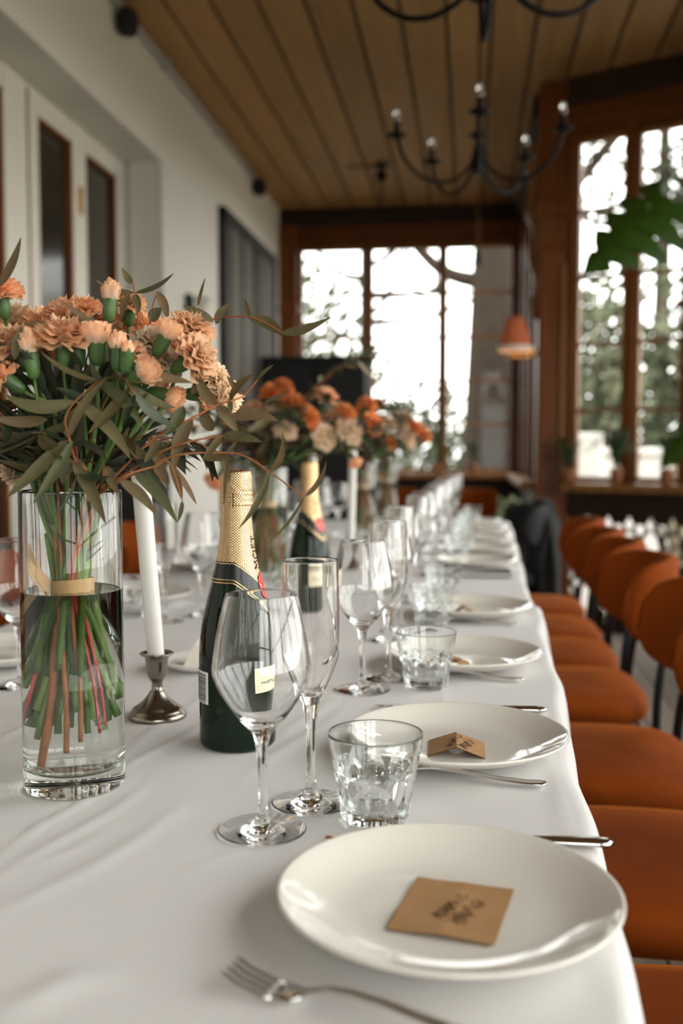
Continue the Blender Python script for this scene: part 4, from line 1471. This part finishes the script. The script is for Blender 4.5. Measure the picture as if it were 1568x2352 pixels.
def petals_mesh(kind, seed):
    """ruffled carnation head, unit diameter, opening along +Z"""
    q = random.Random(seed)
    vs, fs, tint = [], [], []
    if kind == 'open':     # (petals, end radius, end height, half width)
        layers = [(8, .52, .10, .27), (9, .50, .22, .27), (9, .46, .34, .26), (8, .37, .44, .23), (7, .26, .51, .20), (5, .13, .55, .16)]
    elif kind == 'half':
        layers = [(6, .46, .50, .26), (7, .40, .62, .25), (6, .30, .70, .22), (4, .16, .73, .17)]
    else:
        layers = [(5, .30, .66, .25), (5, .22, .82, .22), (4, .10, .92, .16)]
    for (n, er, ez, hw) in layers:
        for k in range(n):
            az = 2*PI*(k+q.random()*.6)/n + er*9
            er2, ez2 = er*q.uniform(.88, 1.08), ez+q.uniform(-.05, .05)
            nu, nv = 9, 7
            b0 = len(vs)
            ph, fr = q.uniform(0, 6.28), q.choice((1.5, 2, 2.5))
            cr_ = {'open': .10, 'half': .34, 'bud': .30}[kind]
            cz = {'open': ez*.75+.12, 'half': .22, 'bud': .25}[kind]
            zg = [q.uniform(-1, 1) for _ in range(nu)]
            for j in range(nv):
                s = j/(nv-1)
                x = 2*s*(1-s)*cr_+s*s*er2
                z = -.05*(1-s)**2+2*s*(1-s)*cz+s*s*ez2
                wd = hw*(.25+.75*s**.7)
                for i in range(nu):
                    v = i/(nu-1)*2-1
                    ruf = (.060 if kind == 'open' else .035)*s**1.5*math.sin(v*PI*fr+ph)
                    zig = .020*s**3*zg[i]*(1 if i % 2 else -.6)
                    rr = max(.02, x+zig+ruf*(.45 if kind == 'open' else .9))
                    y = v*wd
                    a2 = y/max(rr, .18)
                    px = rr*math.cos(a2)+(rr-rr*math.cos(a2))*.35
                    py = rr*math.sin(a2) if rr > .18 else y*.8
                    pz = z+ruf*(1.0 if kind == 'open' else .4)+zig*.5-(.05*v*v*s if kind == 'open' else .06*v*v*s)
                    vs.append((px*math.cos(az)-py*math.sin(az), px*math.sin(az)+py*math.cos(az), pz))
                    tint.append(min(1., max(0., .10+.80*s**1.8+q.uniform(-.10, .12))))
            for j in range(nv-1):
                for i in range(nu-1):
                    fs.append((b0+j*nu+i, b0+j*nu+i+1, b0+(j+1)*nu+i+1, b0+(j+1)*nu+i))
    me = bpy.data.meshes.new('carnation')
    me.from_pydata(vs, [], fs)
    me.polygons.foreach_set('use_smooth', [True]*len(me.polygons))
    at = me.attributes.new('tint', 'FLOAT', 'POINT')
    at.data.foreach_set('value', tint)
    me.materials.append(m_peach)
    me.update()
    return me


PET = {'open': [petals_mesh('open', s) for s in (1, 2, 3)], 'half': [petals_mesh('half', s) for s in (4, 5)], 'bud': [petals_mesh('bud', s) for s in (6, 7)]}
_cx = MB().lathe([(0, -.021), (.0028, -.0205), (.0052, -.018), (.0066, -.013), (.0071, -.007), (.0071, -.001), (.0072, .004), (.0070, .009)], 20)
_cx.v = [(x*(1+(.10 if z > .002 else 0)), y*(1+(.10 if z > .002 else 0)), z-(.0075*abs(math.sin(2.5*math.atan2(y, x))) if z > .008 else 0)) for x, y, z in _cx.v]
CALYX = _cx.mesh('calyx')


def leaf_mesh(base, tip, wd, bend, nrm, rnd, fold=.22, name='leaf'):
    base, tip = Vector(base), Vector(tip)
    ax = tip-base
    L_ = ax.length
    ax.normalize()
    n_ = Vector(nrm)
    n_ = (n_-ax*n_.dot(ax))
    if n_.length < 1e-4: n_ = ax.orthogonal()
    n_.normalize()
    sd_ = n_.cross(ax)
    droop = rnd.uniform(-.10, .10)*L_
    tw = rnd.uniform(-.5, .5)
    vs, fs = [], []
    ns = 10
    for i in range(ns+1):
        s = i/ns
        c = base.lerp(tip, s) + sd_*bend*L_*4*s*(1-s)*.6 + n_*droop*4*s*(1-s)
        a = tw*(s-.5)
        s2 = sd_*math.cos(a)+n_*math.sin(a)
        n2 = n_*math.cos(a)-sd_*math.sin(a)
        ww = wd*.5*(math.sin(PI*min(1, s**.72))**.8)*(1 if s < .999 else 0)+.00015
        vs += [c+s2*ww+n2*ww*fold*1.2, c+s2*ww*.5+n2*ww*fold*.4, c, c-s2*ww*.5+n2*ww*fold*.4, c-s2*ww+n2*ww*fold*1.2]
    for i in range(ns):
        for j in range(4):
            fs.append((i*5+j, i*5+j+1, (i+1)*5+j+1, (i+1)*5+j))
    mb = MB().add(vs, fs)
    return mb.mesh(name)


def bouquet(label, loc, seed, flowers, heroes, twigs, n_branch, n_stems, spread, tie=.200, petal=None, hero_face=(0, -1, .25), lower=(.055, .125), leaf_k=1.0):
    q = random.Random(seed)
    t = thing('bouquet', label, 'bouquet', loc, 0, 'bouquets in the vases')
    def tie_pt():
        a, r_ = q.uniform(0, 2*PI), .017*math.sqrt(q.random())
        return Vector((r_*math.cos(a), r_*math.sin(a), tie+q.uniform(-.004, .004)))
    def foot(tp, ang=None):
        a = ang if ang is not None else q.uniform(0, 2*PI)
        r_ = q.uniform(.45, 1)*.040
        return Vector((r_*math.cos(a), r_*math.sin(a), q.uniform(*lower)))
    def stem_path(top, axis, k=5):
        tp = tie_pt()
        f = foot(tp)
        lip = Vector((top.x, top.y, 0)); lr = lip.length
        if lr > .034: lip *= .034/lr
        mid = Vector((lip.x, lip.y, .296))
        pre = top-Vector(axis)*min(.05, (top-mid).length*.35)
        return smooth_path([f, f.lerp(tp, .5)*1.0, tp, mid, pre, top], k)
    # blooms
    for i, (p, kind, wid, dr_) in enumerate(flowers):
        p = Vector(p)
        ax = Vector((dr_[0], q.uniform(-.35, .05) if len(dr_) < 3 else dr_[2], dr_[1])).normalized()
        mk = {'open': 'open', 'cream': 'open', 'orange': 'open', 'half': 'half', 'bud': 'bud', 'green': 'bud'}[kind]
        me = q.choice(PET[mk])
        sc_ = wid*(1.22 if mk == 'open' else 1.34 if mk == 'half' else 1.85)
        if kind == 'green': sc_ *= .75
        rot = ax.to_track_quat('Z', 'Y').to_matrix().to_4x4() @ Matrix.Rotation(q.uniform(0, 6), 4, 'Z')
        mt = Matrix.Translation(p-ax*sc_*.26) @ rot @ Matrix.Diagonal((sc_, sc_, sc_, 1))
        fl_ = link('carnation', me, None, t, mtx=mt)
        col_m = m_creamp if kind == 'cream' else m_orange if (kind == 'orange') else m_peach
        fl_.material_slots[0].link = 'OBJECT'
        fl_.material_slots[0].material = col_m
        cs = 1.0 if mk != 'open' else .95
        if wid < .017: cs = .92
        cz = p-ax*sc_*.26+ax*(.002 if mk == 'open' else .004)
        link('calyx', CALYX, m_calyx, fl_, mtx=Matrix.Translation(cz) @ rot @ Matrix.Diagonal((cs, cs, cs, 1)), keep=True)
        top = cz-ax*.0195*cs
        pts = stem_path(top, ax)
        nn = len(pts)
        rad = [(.0030 if j < nn*.45 else .0024 if j < nn*.8 else .0017)*(1.35 if j in (int(nn*.22), int(nn*.62), int(nn*.84)) else 1) for j in range(nn)]
        s_ = MB().tube(pts, rad, 8)
        link('stem', s_.mesh('stem'), m_stem, fl_, mtx=Matrix.Identity(4), keep=True)
    # extra cut stems below the tie
    for i in range(n_stems):
        tp = tie_pt()
        f = foot(tp, 2*PI*i/n_stems+q.uniform(-.2, .2))
        up_ = Vector((-f.x*.7, -f.y*.7, .27+q.uniform(-.02, .04)))
        pts = smooth_path([f, f.lerp(tp, .5), tp, up_], 6)
        nn = len(pts)
        rr = q.uniform(.0029, .0039)
        rad = [rr*(1.35 if j in (int(nn*.18), int(nn*.55)) else 1)*(1.15 if j == 0 else 1) for j in range(nn)]
        MB().tube(pts, rad, 8).build('cut_stem', m_stem, t)
    # woody and red stems
    for (f, tp2, rr, mt) in (((-.017, -.035, .030), (-.002, -.010, tie), .0042, m_bark), ((.008, -.038, .045), (-.006, -.016, tie), .0028, m_bark), ((.036, -.026, .062), (.006, -.015, tie), .0018, m_redstem),
                             ((.039, -.020, .068), (.010, -.013, tie), .0018, m_redstem), ((.020, -.034, .055), (.004, -.012, tie), .0024, m_bark), ((-.037, -.02, .07), (-.01, -.01, tie), .002, m_redstem)):
        f, tp2 = Vector(f), Vector(tp2)
        top = Vector((tp2.x*1.5+q.uniform(-.02, .02), tp2.y, .32))
        pts = smooth_path([f, f.lerp(tp2, .35)+Vector((.003, -.001, 0)), f.lerp(tp2, .7), tp2, top], 6)
        nn = len(pts)
        o_ = MB().tube(pts, [rr*(1-.25*j/nn)*(1.18 if j % 7 == 3 else 1) for j in range(nn)], 8).build('woody_stem', mt, t)
    # grassy carnation foliage inside the vase neck and below the blooms
    for i in range(int(min(n_stems, 30)*4.6)):
        a = q.uniform(0, 2*PI)
        z0 = q.uniform(.215, .29) if i % 7 == 0 else q.uniform(.29, .40)
        k0 = (z0-tie)/.2
        rj = q.uniform(.3, 1.6) if z0 > .29 else 1.0
        b0 = Vector(((.02*k0+.010)*rj*math.cos(a), (.02*k0+.010)*rj*math.sin(a), z0))
        out = q.uniform(.012, .03) if z0 < .27 else q.uniform(.01, .06)
        tp_ = b0+Vector((out*math.cos(a), out*math.sin(a), q.uniform(.02, .075)))
        if tp_.z < .30:
            lr = math.hypot(tp_.x, tp_.y)
            if lr > .042: tp_.x *= .042/lr; tp_.y *= .042/lr
        link('narrow_leaf', leaf_mesh(b0, tp_, (q.uniform(.004, .008) if z0 < .29 else q.uniform(.008, .015)), q.uniform(-.1, .1), (math.cos(a)*.3, math.sin(a)*.3, 1), q, name='narrow_leaf'), m_eucd, t)
    # eucalyptus twigs placed by hand, with their leaves
    tw_objs = []
    for s in twigs:
        pts = smooth_path([tie_pt(), Vector((s[0][0]*.7, s[0][1]*.7, .285))] + [Vector(p) for p in s], 5)
        nn = len(pts)
        tw_objs.append((MB().tube(pts, [.0016-.0010*j/nn for j in range(nn)], 6).build('eucalyptus_twig', m_estem, t), [Vector(p) for p in s]))
    for (b0, tp_, wd, bend) in heroes:
        own = min(tw_objs, key=lambda o: min((Vector(b0)-p).length for p in o[1]))[0]
        nv = Vector(hero_face)+Vector((q.uniform(-.3, .3), 0, q.uniform(-.2, .5)))
        link('leaf', leaf_mesh(b0, tp_, wd*1.25+.0008, bend, nv, q), m_euc, own)
    # more twigs filling the bouquet
    for i in range(n_branch):
        a = 2*PI*(i+q.uniform(-.3, .3))/n_branch
        el = q.uniform(*spread[2])
        ln = q.uniform(*spread[0])
        d = Vector((math.cos(a)*math.cos(el), math.sin(a)*math.cos(el)*spread[1], math.sin(el)))
        lip = Vector((math.cos(a)*.030, math.sin(a)*.030, .300))
        p1 = lip+Vector((d.x*.3, d.y*.3, .5*abs(d.z)+.25))*ln*.6
        p2 = lip+d*ln*.8+Vector((0, 0, .02))
        p3 = lip+d*ln+Vector((d.x*.02, d.y*.02, q.uniform(-.02, .01)))
        pts = smooth_path([tie_pt(), lip, p1, p2, p3], 6)
        nn = len(pts)
        tw = MB().tube(pts, [.0016-.0009*j/nn for j in range(nn)], 5).build('eucalyptus_twig', m_estem, t)
        for j in range(8, nn, 2):
            pt = pts[min(j, nn-1)]
            tg = (pts[min(j+1, nn-1)]-pts[max(j-1, 0)]).normalized()
            for s in (-1, 1):
                if q.random() < .12: continue
                sdv = tg.cross(Vector((q.uniform(-.6, .6), q.uniform(-.6, .6), 1))).normalized()*s
                dv = (tg*q.uniform(.3, 1)+sdv*q.uniform(.5, 1.1)+Vector((0, 0, q.uniform(-.7, .25)))).normalized()
                L_ = q.uniform(.034, .072)*leaf_k
                link('leaf', leaf_mesh(pt, pt+dv*L_, L_*q.uniform(.17, .27), q.uniform(-.18, .18), (q.uniform(-.5, .5), q.uniform(-.9, .2), q.uniform(.2, 1)), q),
                     m_eucd if q.random() < .62 else m_euc, tw)
    # ribbon: band round the stems and a loose bow loop
    def rb(u, v):
        a = 2*PI*u
        r_ = .0215+.0008*math.sin(a*3)
        return (r_*math.cos(a), r_*.95*math.sin(a), tie-.0085+.017*v+.0022*math.cos(a+.6))
    rib = MB().grid(rb, 40, 4, closeu=True).build('ribbon', m_ribbon, t)
    def loop(pts, wd):
        pts = smooth_path(pts, 6)
        vs, fs = [], []
        for p in pts:
            vs += [p+Vector((0, .002, wd/2)), p-Vector((0, .002, wd/2))]
        for i in range(len(pts)-1):
            fs.append((2*i, 2*i+1, 2*i+3, 2*i+2))
        return MB().add(vs, fs)
    lp = loop([(-.016, -.017, tie+.002), (-.026, -.022, tie+.018), (-.038, -.016, tie+.037), (-.033, -.024, tie+.024), (-.020, -.020, tie+.004)], .013)
    link('bow_loop', lp.mesh('bow_loop'), m_ribbon, rib)
    lp = loop([(-.018, -.017, tie-.004), (-.030, -.022, tie-.016), (-.040, -.018, tie-.030), (-.036, -.024, tie-.040)], .012)
    link('ribbon_tail', lp.mesh('ribbon_tail'), m_ribbon, rib)
    return t


def random_flowers(seed, n, rx, ry, z0, z1, kinds):
    q = random.Random(seed)
    out = []
    for i in range(n):
        a = 2*PI*i*.381966+q.uniform(-.3, .3)
        s = math.sqrt((i+.5)/n)
        x, y = rx*s*math.cos(a), ry*s*math.sin(a)
        z = z1-(z1-z0)*s*s+q.uniform(-.02, .02)
        out.append(((x, y, z), q.choice(kinds), q.uniform(.036, .050), (x/rx*.9, 1.1-s*.7, y/ry*.7)))
    return out


VZ = ZT
vase((-.394, .946, VZ), 'clear cylinder vase half full of water, nearest the camera')
bouquet('bouquet of peach carnations and eucalyptus in the nearest vase', (-.394, .946, VZ), 101, FLOW, HERO, STEMS, 15, 42, ((.05, .14), .8, (.1, .95)))
vase((-.505, 2.46, VZ), 'clear cylinder vase beside the second champagne bottle')
F2 = [((.075, -.05, .455), 'orange', .062, (.3, .8)), ((.12, -.06, .420), 'orange', .050, (.7, .3)), ((.155, -.05, .375), 'cream', .055, (.6, .2)), ((.205, -.04, .435), 'orange', .042, (.4, .8)), ((.215, -.05, .390), 'cream', .060, (.5, .5)),
      ((.225, -.06, .315), 'half', .028, (.2, -.3)), ((.02, -.05, .425), 'cream', .060, (.0, .7)), ((-.03, -.04, .440), 'open', .055, (-.3, .9)), ((.255, .0, .455), 'orange', .040, (.6, .7)), ((.045, -.03, .500), 'orange', .045, (.1, 1)),
      ((-.09, -.02, .43), 'open', .055, (-.6, .7)), ((-.12, -.05, .26), 'open', .050, (-.3, -.9)), ((.14, .05, .48), 'open', .05, (.3, 1)), ((.0, .05, .49), 'orange', .05, (0, 1)), ((.27, -.03, .405), 'orange', .05, (.8, .4)), ((.06, -.07, .39), 'cream', .05, (.1, .2))]
bouquet('wide bouquet with orange and cream carnations in the second vase', (-.505, 2.46, VZ), 202, F2, [], [], 19, 22, ((.15, .36), .8, (.1, 1.2)), leaf_k=1.3, lower=(.03, .10))
vase((-.40, 3.72, VZ), 'clear cylinder vase third along the table')
F3 = [((.01, -.05, .50), 'orange', .06, (.2, .9)), ((-.05, -.05, .46), 'orange', .06, (-.2, .8)), ((-.02, -.06, .42), 'orange', .055, (.1, .4)), ((.20, -.05, .425), 'orange', .06, (.5, .6)), ((.17, -.06, .385), 'cream', .065, (.4, .3)), ((.235, -.04, .40), 'orange', .05, (.8, .5)),
      ((.10, -.05, .44), 'cream', .06, (.2, .7)), ((.05, 0, .52), 'orange', .05, (0, 1)), ((-.12, -.03, .47), 'open', .06, (-.5, .7)), ((.11, -.06, .37), 'orange', .045, (.2, .1)), ((.15, .05, .47), 'cream', .06, (.3, .9)), ((-.1, .03, .5), 'open', .055, (-.4, .9))]
bouquet('distant bouquet with orange carnations in the third vase', (-.40, 3.72, VZ), 303, F3, [], [], 19, 18, ((.15, .34), .8, (.15, 1.15)), leaf_k=1.3, lower=(.03, .10))
vase((-.38, 4.55, VZ), 'clear cylinder vase at the far end of the table')
bouquet('farthest bouquet with white blooms at the end of the table', (-.38, 4.55, VZ), 404, random_flowers(9, 11, .20, .16, .36, .52, ['cream', 'cream', 'open']), [], [], 16, 12, ((.16, .32), .8, (.2, 1.2)), lower=(.03, .10))


# ================================================================== chandeliers
def chandelier(loc, rz, label):
    t = thing('chandelier', label, 'chandelier', loc, rz, 'black iron chandeliers')
    MB().lathe([(0, 2.325), (.012, 2.33), (.020, 2.345), (.024, 2.365), (.016, 2.385), (.013, 2.42), (.013, 2.485), (.030, 2.492), (.042, 2.500), (.042, 2.506), (.018, 2.512), (.012, 2.53), (.012, 2.62), (.006, 2.64), (0, 2.642)], 24).build('hub', m_iron, t)
    for k in range(5):
        a = -PI/2+2*PI*k/5
        c, s = math.cos(a), math.sin(a)
        pr = [(.012, 2.46), (.022, 2.41), (.045, 2.36), (.095, 2.315), (.160, 2.292), (.235, 2.300), (.300, 2.340), (.345, 2.400), (.368, 2.470)]
        arm = MB().tube(smooth_path([(r_*c, r_*s, z) for r_, z in pr], 4), .0085, 8).build('arm', m_iron, t)
        m = Matrix.Translation((.370*c, .370*s, 2.466))
        MB().lathe([(0, 0), (.012, .001), (.030, .006), (.042, .015), (.043, .018), (.028, .012), (.012, .014), (0, .014)], 20, m=m).build('drip_pan', m_iron, arm)
        MB().lathe([(0, .012), (.014, .012), (.014, .070), (.011, .074), (0, .074)], 16, m=m).build('candle_sleeve', m_iron, arm)
        MB().lathe([(0, .073), (.007, .074), (.012, .084), (.0145, .096), (.011, .112), (.005, .124), (0, .127)], 16, m=m).build('bulb', m_glass, arm)
    MB().tube([(0, 0, 2.63), (0, 0, ZC+.03)], .0055, 8).build('rod', m_iron, t)
    MB().lathe([(0, ZC-.02), (.02, ZC-.018), (.045, ZC+.01), (.05, ZC+.03), (0, ZC+.03)], 20).build('ceiling_rose', m_iron, t)
    return t


chandelier((.025, 4.50, -.03), 0.0, 'black iron chandelier with candle bulbs above mid table')
chandelier((.042, 2.74, -.03), PI/5+.06, 'black iron chandelier nearest the camera, cut by the picture top')

# small things under the ceiling
hk = thing('ceiling_lamp', 'small black ceiling lamp with short stem, far left of the chandelier', 'lamp', (-.70, 7.80, 0))
MB().lathe([(0, ZC-.03), (.04, ZC-.028), (.06, ZC-.01), (.062, ZC-.001), (0, ZC-.001)], 20).build('ceiling_rose', m_iron, hk)
MB().tube([(0, 0, ZC-.02), (0, 0, ZC-.30)], .008, 6).build('stem', m_iron, hk)
MB().lathe([(0, ZC-.13), (.03, ZC-.125), (.05, ZC-.09), (.03, ZC-.05), (0, ZC-.045)], 16).build('lamp_head', m_iron, hk)
MB().tube([(-.28, 0, ZC-.012), (0, 0, ZC-.012)], .006, 6).build('cable', m_iron, hk)
pd = thing('pendant_lamp', 'small black pendant on a thin cord before the end window', 'lamp', (.045, 8.0, 0))
MB().tube([(0, 0, 2.66), (0, 0, ZC)], .004, 6).build('cord', m_frame, pd)
MB().lathe([(0, 2.55), (.020, 2.56), (.030, 2.59), (.026, 2.63), (.012, 2.67), (0, 2.675)], 16).build('socket', m_iron, pd)
cd = thing('cable_conduit', 'grey cable conduit along the top of the plaster wall', 'conduit', (XL+.035, 0, ZC-.035))
MB().tube([(0, -2.5, 0), (0, 8.0, 0)], .016, 8).build('pipe', m_grey, cd)
for y in (2.8, 4.0, 5.6, 6.8):
    MB().box(-.033, .02, y-.012, y+.012, -.02, .034).build('clip', m_grey, cd, False)
for (y, lb) in ((4.86, 'round black spotlight at the wall top, nearest the camera'), (7.95, 'round black spotlight at the far end of the wall top')):
    sp = thing('wall_spotlight', lb, 'spotlight', (XL+.06, y, ZC-.09), 0, 'spotlights on the plaster wall')
    MB().lathe([(0, -.075), (.040, -.072), (.052, -.045), (.055, .0), (.045, .035), (.02, .055), (0, .058)], 24).build('lamp_head', m_blackmatt, sp)
    MB().tube([(-.05, 0, .03), (0, 0, .045)], .012, 8).build('mount', m_blackmatt, sp)
wlp = thing('wall_lamp', 'small black and white wall lamp on the plaster behind the flowers', 'lamp', (XL, 6.07, 1.99))
MB().box(0, .03, -.05, .05, -.07, .07, b=.005).build('wall_plate', m_blackmatt, wlp, False)
MB().lathe([(.03, -.06), (.05, .05), (.048, .05), (.028, -.06)], 20, m=Matrix.Translation((.10, 0, 0))).build('shade', m_whitewood, wlp)
MB().tube([(.02, 0, 0), (.09, 0, -.05)], .007, 6).build('arm', m_blackmatt, wlp)

# orange shaded sconce on the column
m_shade = plain('orange_lampshade', (.62, .16, .055), .8, noise_scale=60, noise_amt=.1)
m_trimw = plain('white_shade_trim', (.85, .80, .70), .7)
sn = thing('wall_sconce', 'brass wall sconce with orange shade on the column', 'lamp', (.265, 6.22, 1.70))
MB().lathe([(.105, .018), (.098, .05), (.078, .12), (.055, .19), (.042, .205), (0, .207), (0, .204), (.040, .202), (.053, .187), (.075, .12), (.095, .05), (.102, .018)], 40).build('lamp_shade', m_shade, sn)
MB().lathe([(.108, .0), (.108, .03), (.104, .03), (.104, .0)], 40, rfun=lambda r_, z, a: r_*(1+.015*math.sin(a*24))).build('shade_trim', m_trimw, sn)
MB().tube(smooth_path([(0, 0, .05), (0, 0, -.03), (.04, 0, -.045), (.09, .02, -.02), (.132, .06, -.01)], 5), .009, 8).build('arm', m_brass, sn)
MB().lathe([(0, -.05), (.05, -.048), (.055, -.035), (.02, -.025), (0, -.022)], 24).build('drip_tray', m_brass, sn)
MB().lathe([(0, -.03), (.028, -.02), (.03, .01), (.02, .03), (0, .035)], 20, m=Matrix.Translation((.105, .035, -.01))).build('backplate_knob', m_brass, sn)
m_bulb = bpy.data.materials.new('warm_bulb')
m_bulb.use_nodes = True
m_bulb.node_tree.nodes['Principled BSDF'].inputs['Emission Color'].default_value = (1, .75, .42, 1)
m_bulb.node_tree.nodes['Principled BSDF'].inputs['Emission Strength'].default_value = 12
MB().lathe([(0, .04), (.012, .045), (.022, .075), (.02, .10), (0, .115)], 16).build('bulb', m_bulb, sn)

# ================================================================== plants by the angled wall
def monstera(loc, label):
    t = thing('potted_monstera', label, 'plant', loc)
    MB().lathe([(0, 0), (.13, 0), (.17, .28), (.18, .30), (.165, .30), (.155, .27), (0, .27)], 32).build('pot', m_terracotta, t)
    MB().lathe([(0, .268), (.156, .268), (.1, .285), (0, .29)], 24).build('soil', m_soil, t)
    def blade(ctr, tipv, nrm, L_, W_, lobes, seed):
        """split leaf outline, curved over its midrib"""
        q = random.Random(seed)
        ax = Vector(tipv).normalized()
        n_ = Vector(nrm); n_ = (n_-ax*n_.dot(ax)).normalized()
        sd_ = n_.cross(ax)
        vs, fs = [], []
        ns = 72
        for i in range(ns+1):
            s = i/ns
            half = W_*.5*(math.sin(PI*min(1, (s*.93+.07))**.70)**.75)
            fr_ = (s*lobes) % 1.0
            lob = 1-math.exp(-(min(fr_, 1-fr_)/.22)**2)
            row = []
            for side in (-1, 1):
                hw = half*(1-.80*(1-lob)*(1 if s > .15 else .2))
                for f in (0, .35, .7, 1.0):
                    u = side*hw*f
                    c = Vector(ctr)+ax*L_*(s-.12*f*f)+sd_*u - n_*(.8*u*u/W_ + .15*L_*s*s)
                    row.append(len(vs)); vs.append(c)
        for i in range(ns):
            for side in range(2):
                for f in range(3):
                    a = i*8+side*4+f
                    qd = (a, a+1, a+9, a+8)
                    fs.append(qd if side else tuple(reversed(qd)))
        return MB().add(vs, fs)
    L0 = Vector(loc)
    specs = [((.845, 4.60, 2.20), (-.74, -.05, -.58), (-.30, -1, .55), .50, .46, 5, 1), ((1.22, 4.60, 3.0), (-.45, -.1, .05), (-.3, -.5, .8), .30, .30, 5, 2), ((1.02, 4.5, 1.22), (-.6, -.1, -.5), (0, -.6, .8), .30, .26, 4, 3),
             ((1.30, 4.5, 2.2), (.15, -.7, -.1), (.2, -.5, .8), .34, .32, 5, 4), ((1.32, 4.4, 1.7), (.1, -.8, -.1), (.2, -.6, .8), .34, .32, 5, 5)]
    for (c, tv, nv, L_, W_, lb, sd) in specs:
        c = Vector(c)-L0
        pts = smooth_path([(0, 0, .27), (c.x*.25, c.y*.2, c.z*.5), (c.x*.7, c.y*.7, c.z*.95), c], 6)
        st = MB().tube(pts, [.014-.006*i/len(pts) for i in range(len(pts))], 7).build('leaf_stalk', m_grass, t)
        o_ = blade(c, tv, nv, L_, W_, lb, sd).build('leaf', m_big, st)
    return t


monstera((1.25, 4.75, 0), 'potted monstera with one big split leaf hanging before the windows')


def spider(loc, label, n, ln, seed, spread=1.0, low=.2, outdoors=(.44, .898)):
    q = random.Random(seed)
    t = thing('spider_plant', label, 'plant', loc, 0, 'potted plants on the sill')
    MB().lathe([(0, 0), (.032, 0), (.041, .085), (.043, .09), (.038, .09), (.035, .082), (0, .082)], 20).build('pot', m_terracotta, t)
    for k in range(n):
        a = q.uniform(0, 2*PI)
        L_ = ln*q.uniform(.6, 1.1)
        ou = q.uniform(.2, .9)*spread
        dv = math.cos(a)*outdoors[0]+math.sin(a)*outdoors[1]
        if dv > 0: a += PI; ou *= .8
        b0 = Vector((0, 0, .080))
        p1 = b0+Vector((math.cos(a)*ou*L_*.4, math.sin(a)*ou*L_*.4, L_*.75))
        p2 = b0+Vector((math.cos(a)*ou*L_, math.sin(a)*ou*L_, L_*q.uniform(low, .95)))
        pts = smooth_path([b0, p1, p2], 5)
        sdv = Vector((-math.sin(a), math.cos(a), 0))
        vs, fs = [], []
        for i, p in enumerate(pts):
            w_ = .009*(1-(i/(len(pts)-1))**2)+.0005
            vs += [p-sdv*w_+Vector((0, 0, .003)), p, p+sdv*w_+Vector((0, 0, .003))]
        for i in range(len(pts)-1):
            fs += [(3*i, 3*i+1, 3*i+4, 3*i+3), (3*i+1, 3*i+2, 3*i+5, 3*i+4)]
        MB().add(vs, fs).build('leaf', m_grass, t)
    return t


sill = lambda u: (BA.x+BD.x*u-.44*.103, BA.y+BD.y*u-.898*.103, .896)
spider(sill(.33), 'dark spiky spider plant on the sill of the angled window', 34, .30, 51)
spider(sill(.04), 'low trailing plant on the sill beside the column', 26, .22, 52, 1.5, -.2)
spider(sill(.62), 'bushy dark plant at the right end of the sill', 24, .24, 53, 1.1, .1)
spider((-.30, YE-.104, .896), 'leafy plant on the end sill above the far glasses', 22, .42, 54, .6, .6, (0, 1))
spider((.02, YE-.104, .896), 'small plant on the end sill before the tree trunk', 16, .25, 55, .9, .3, (0, 1))
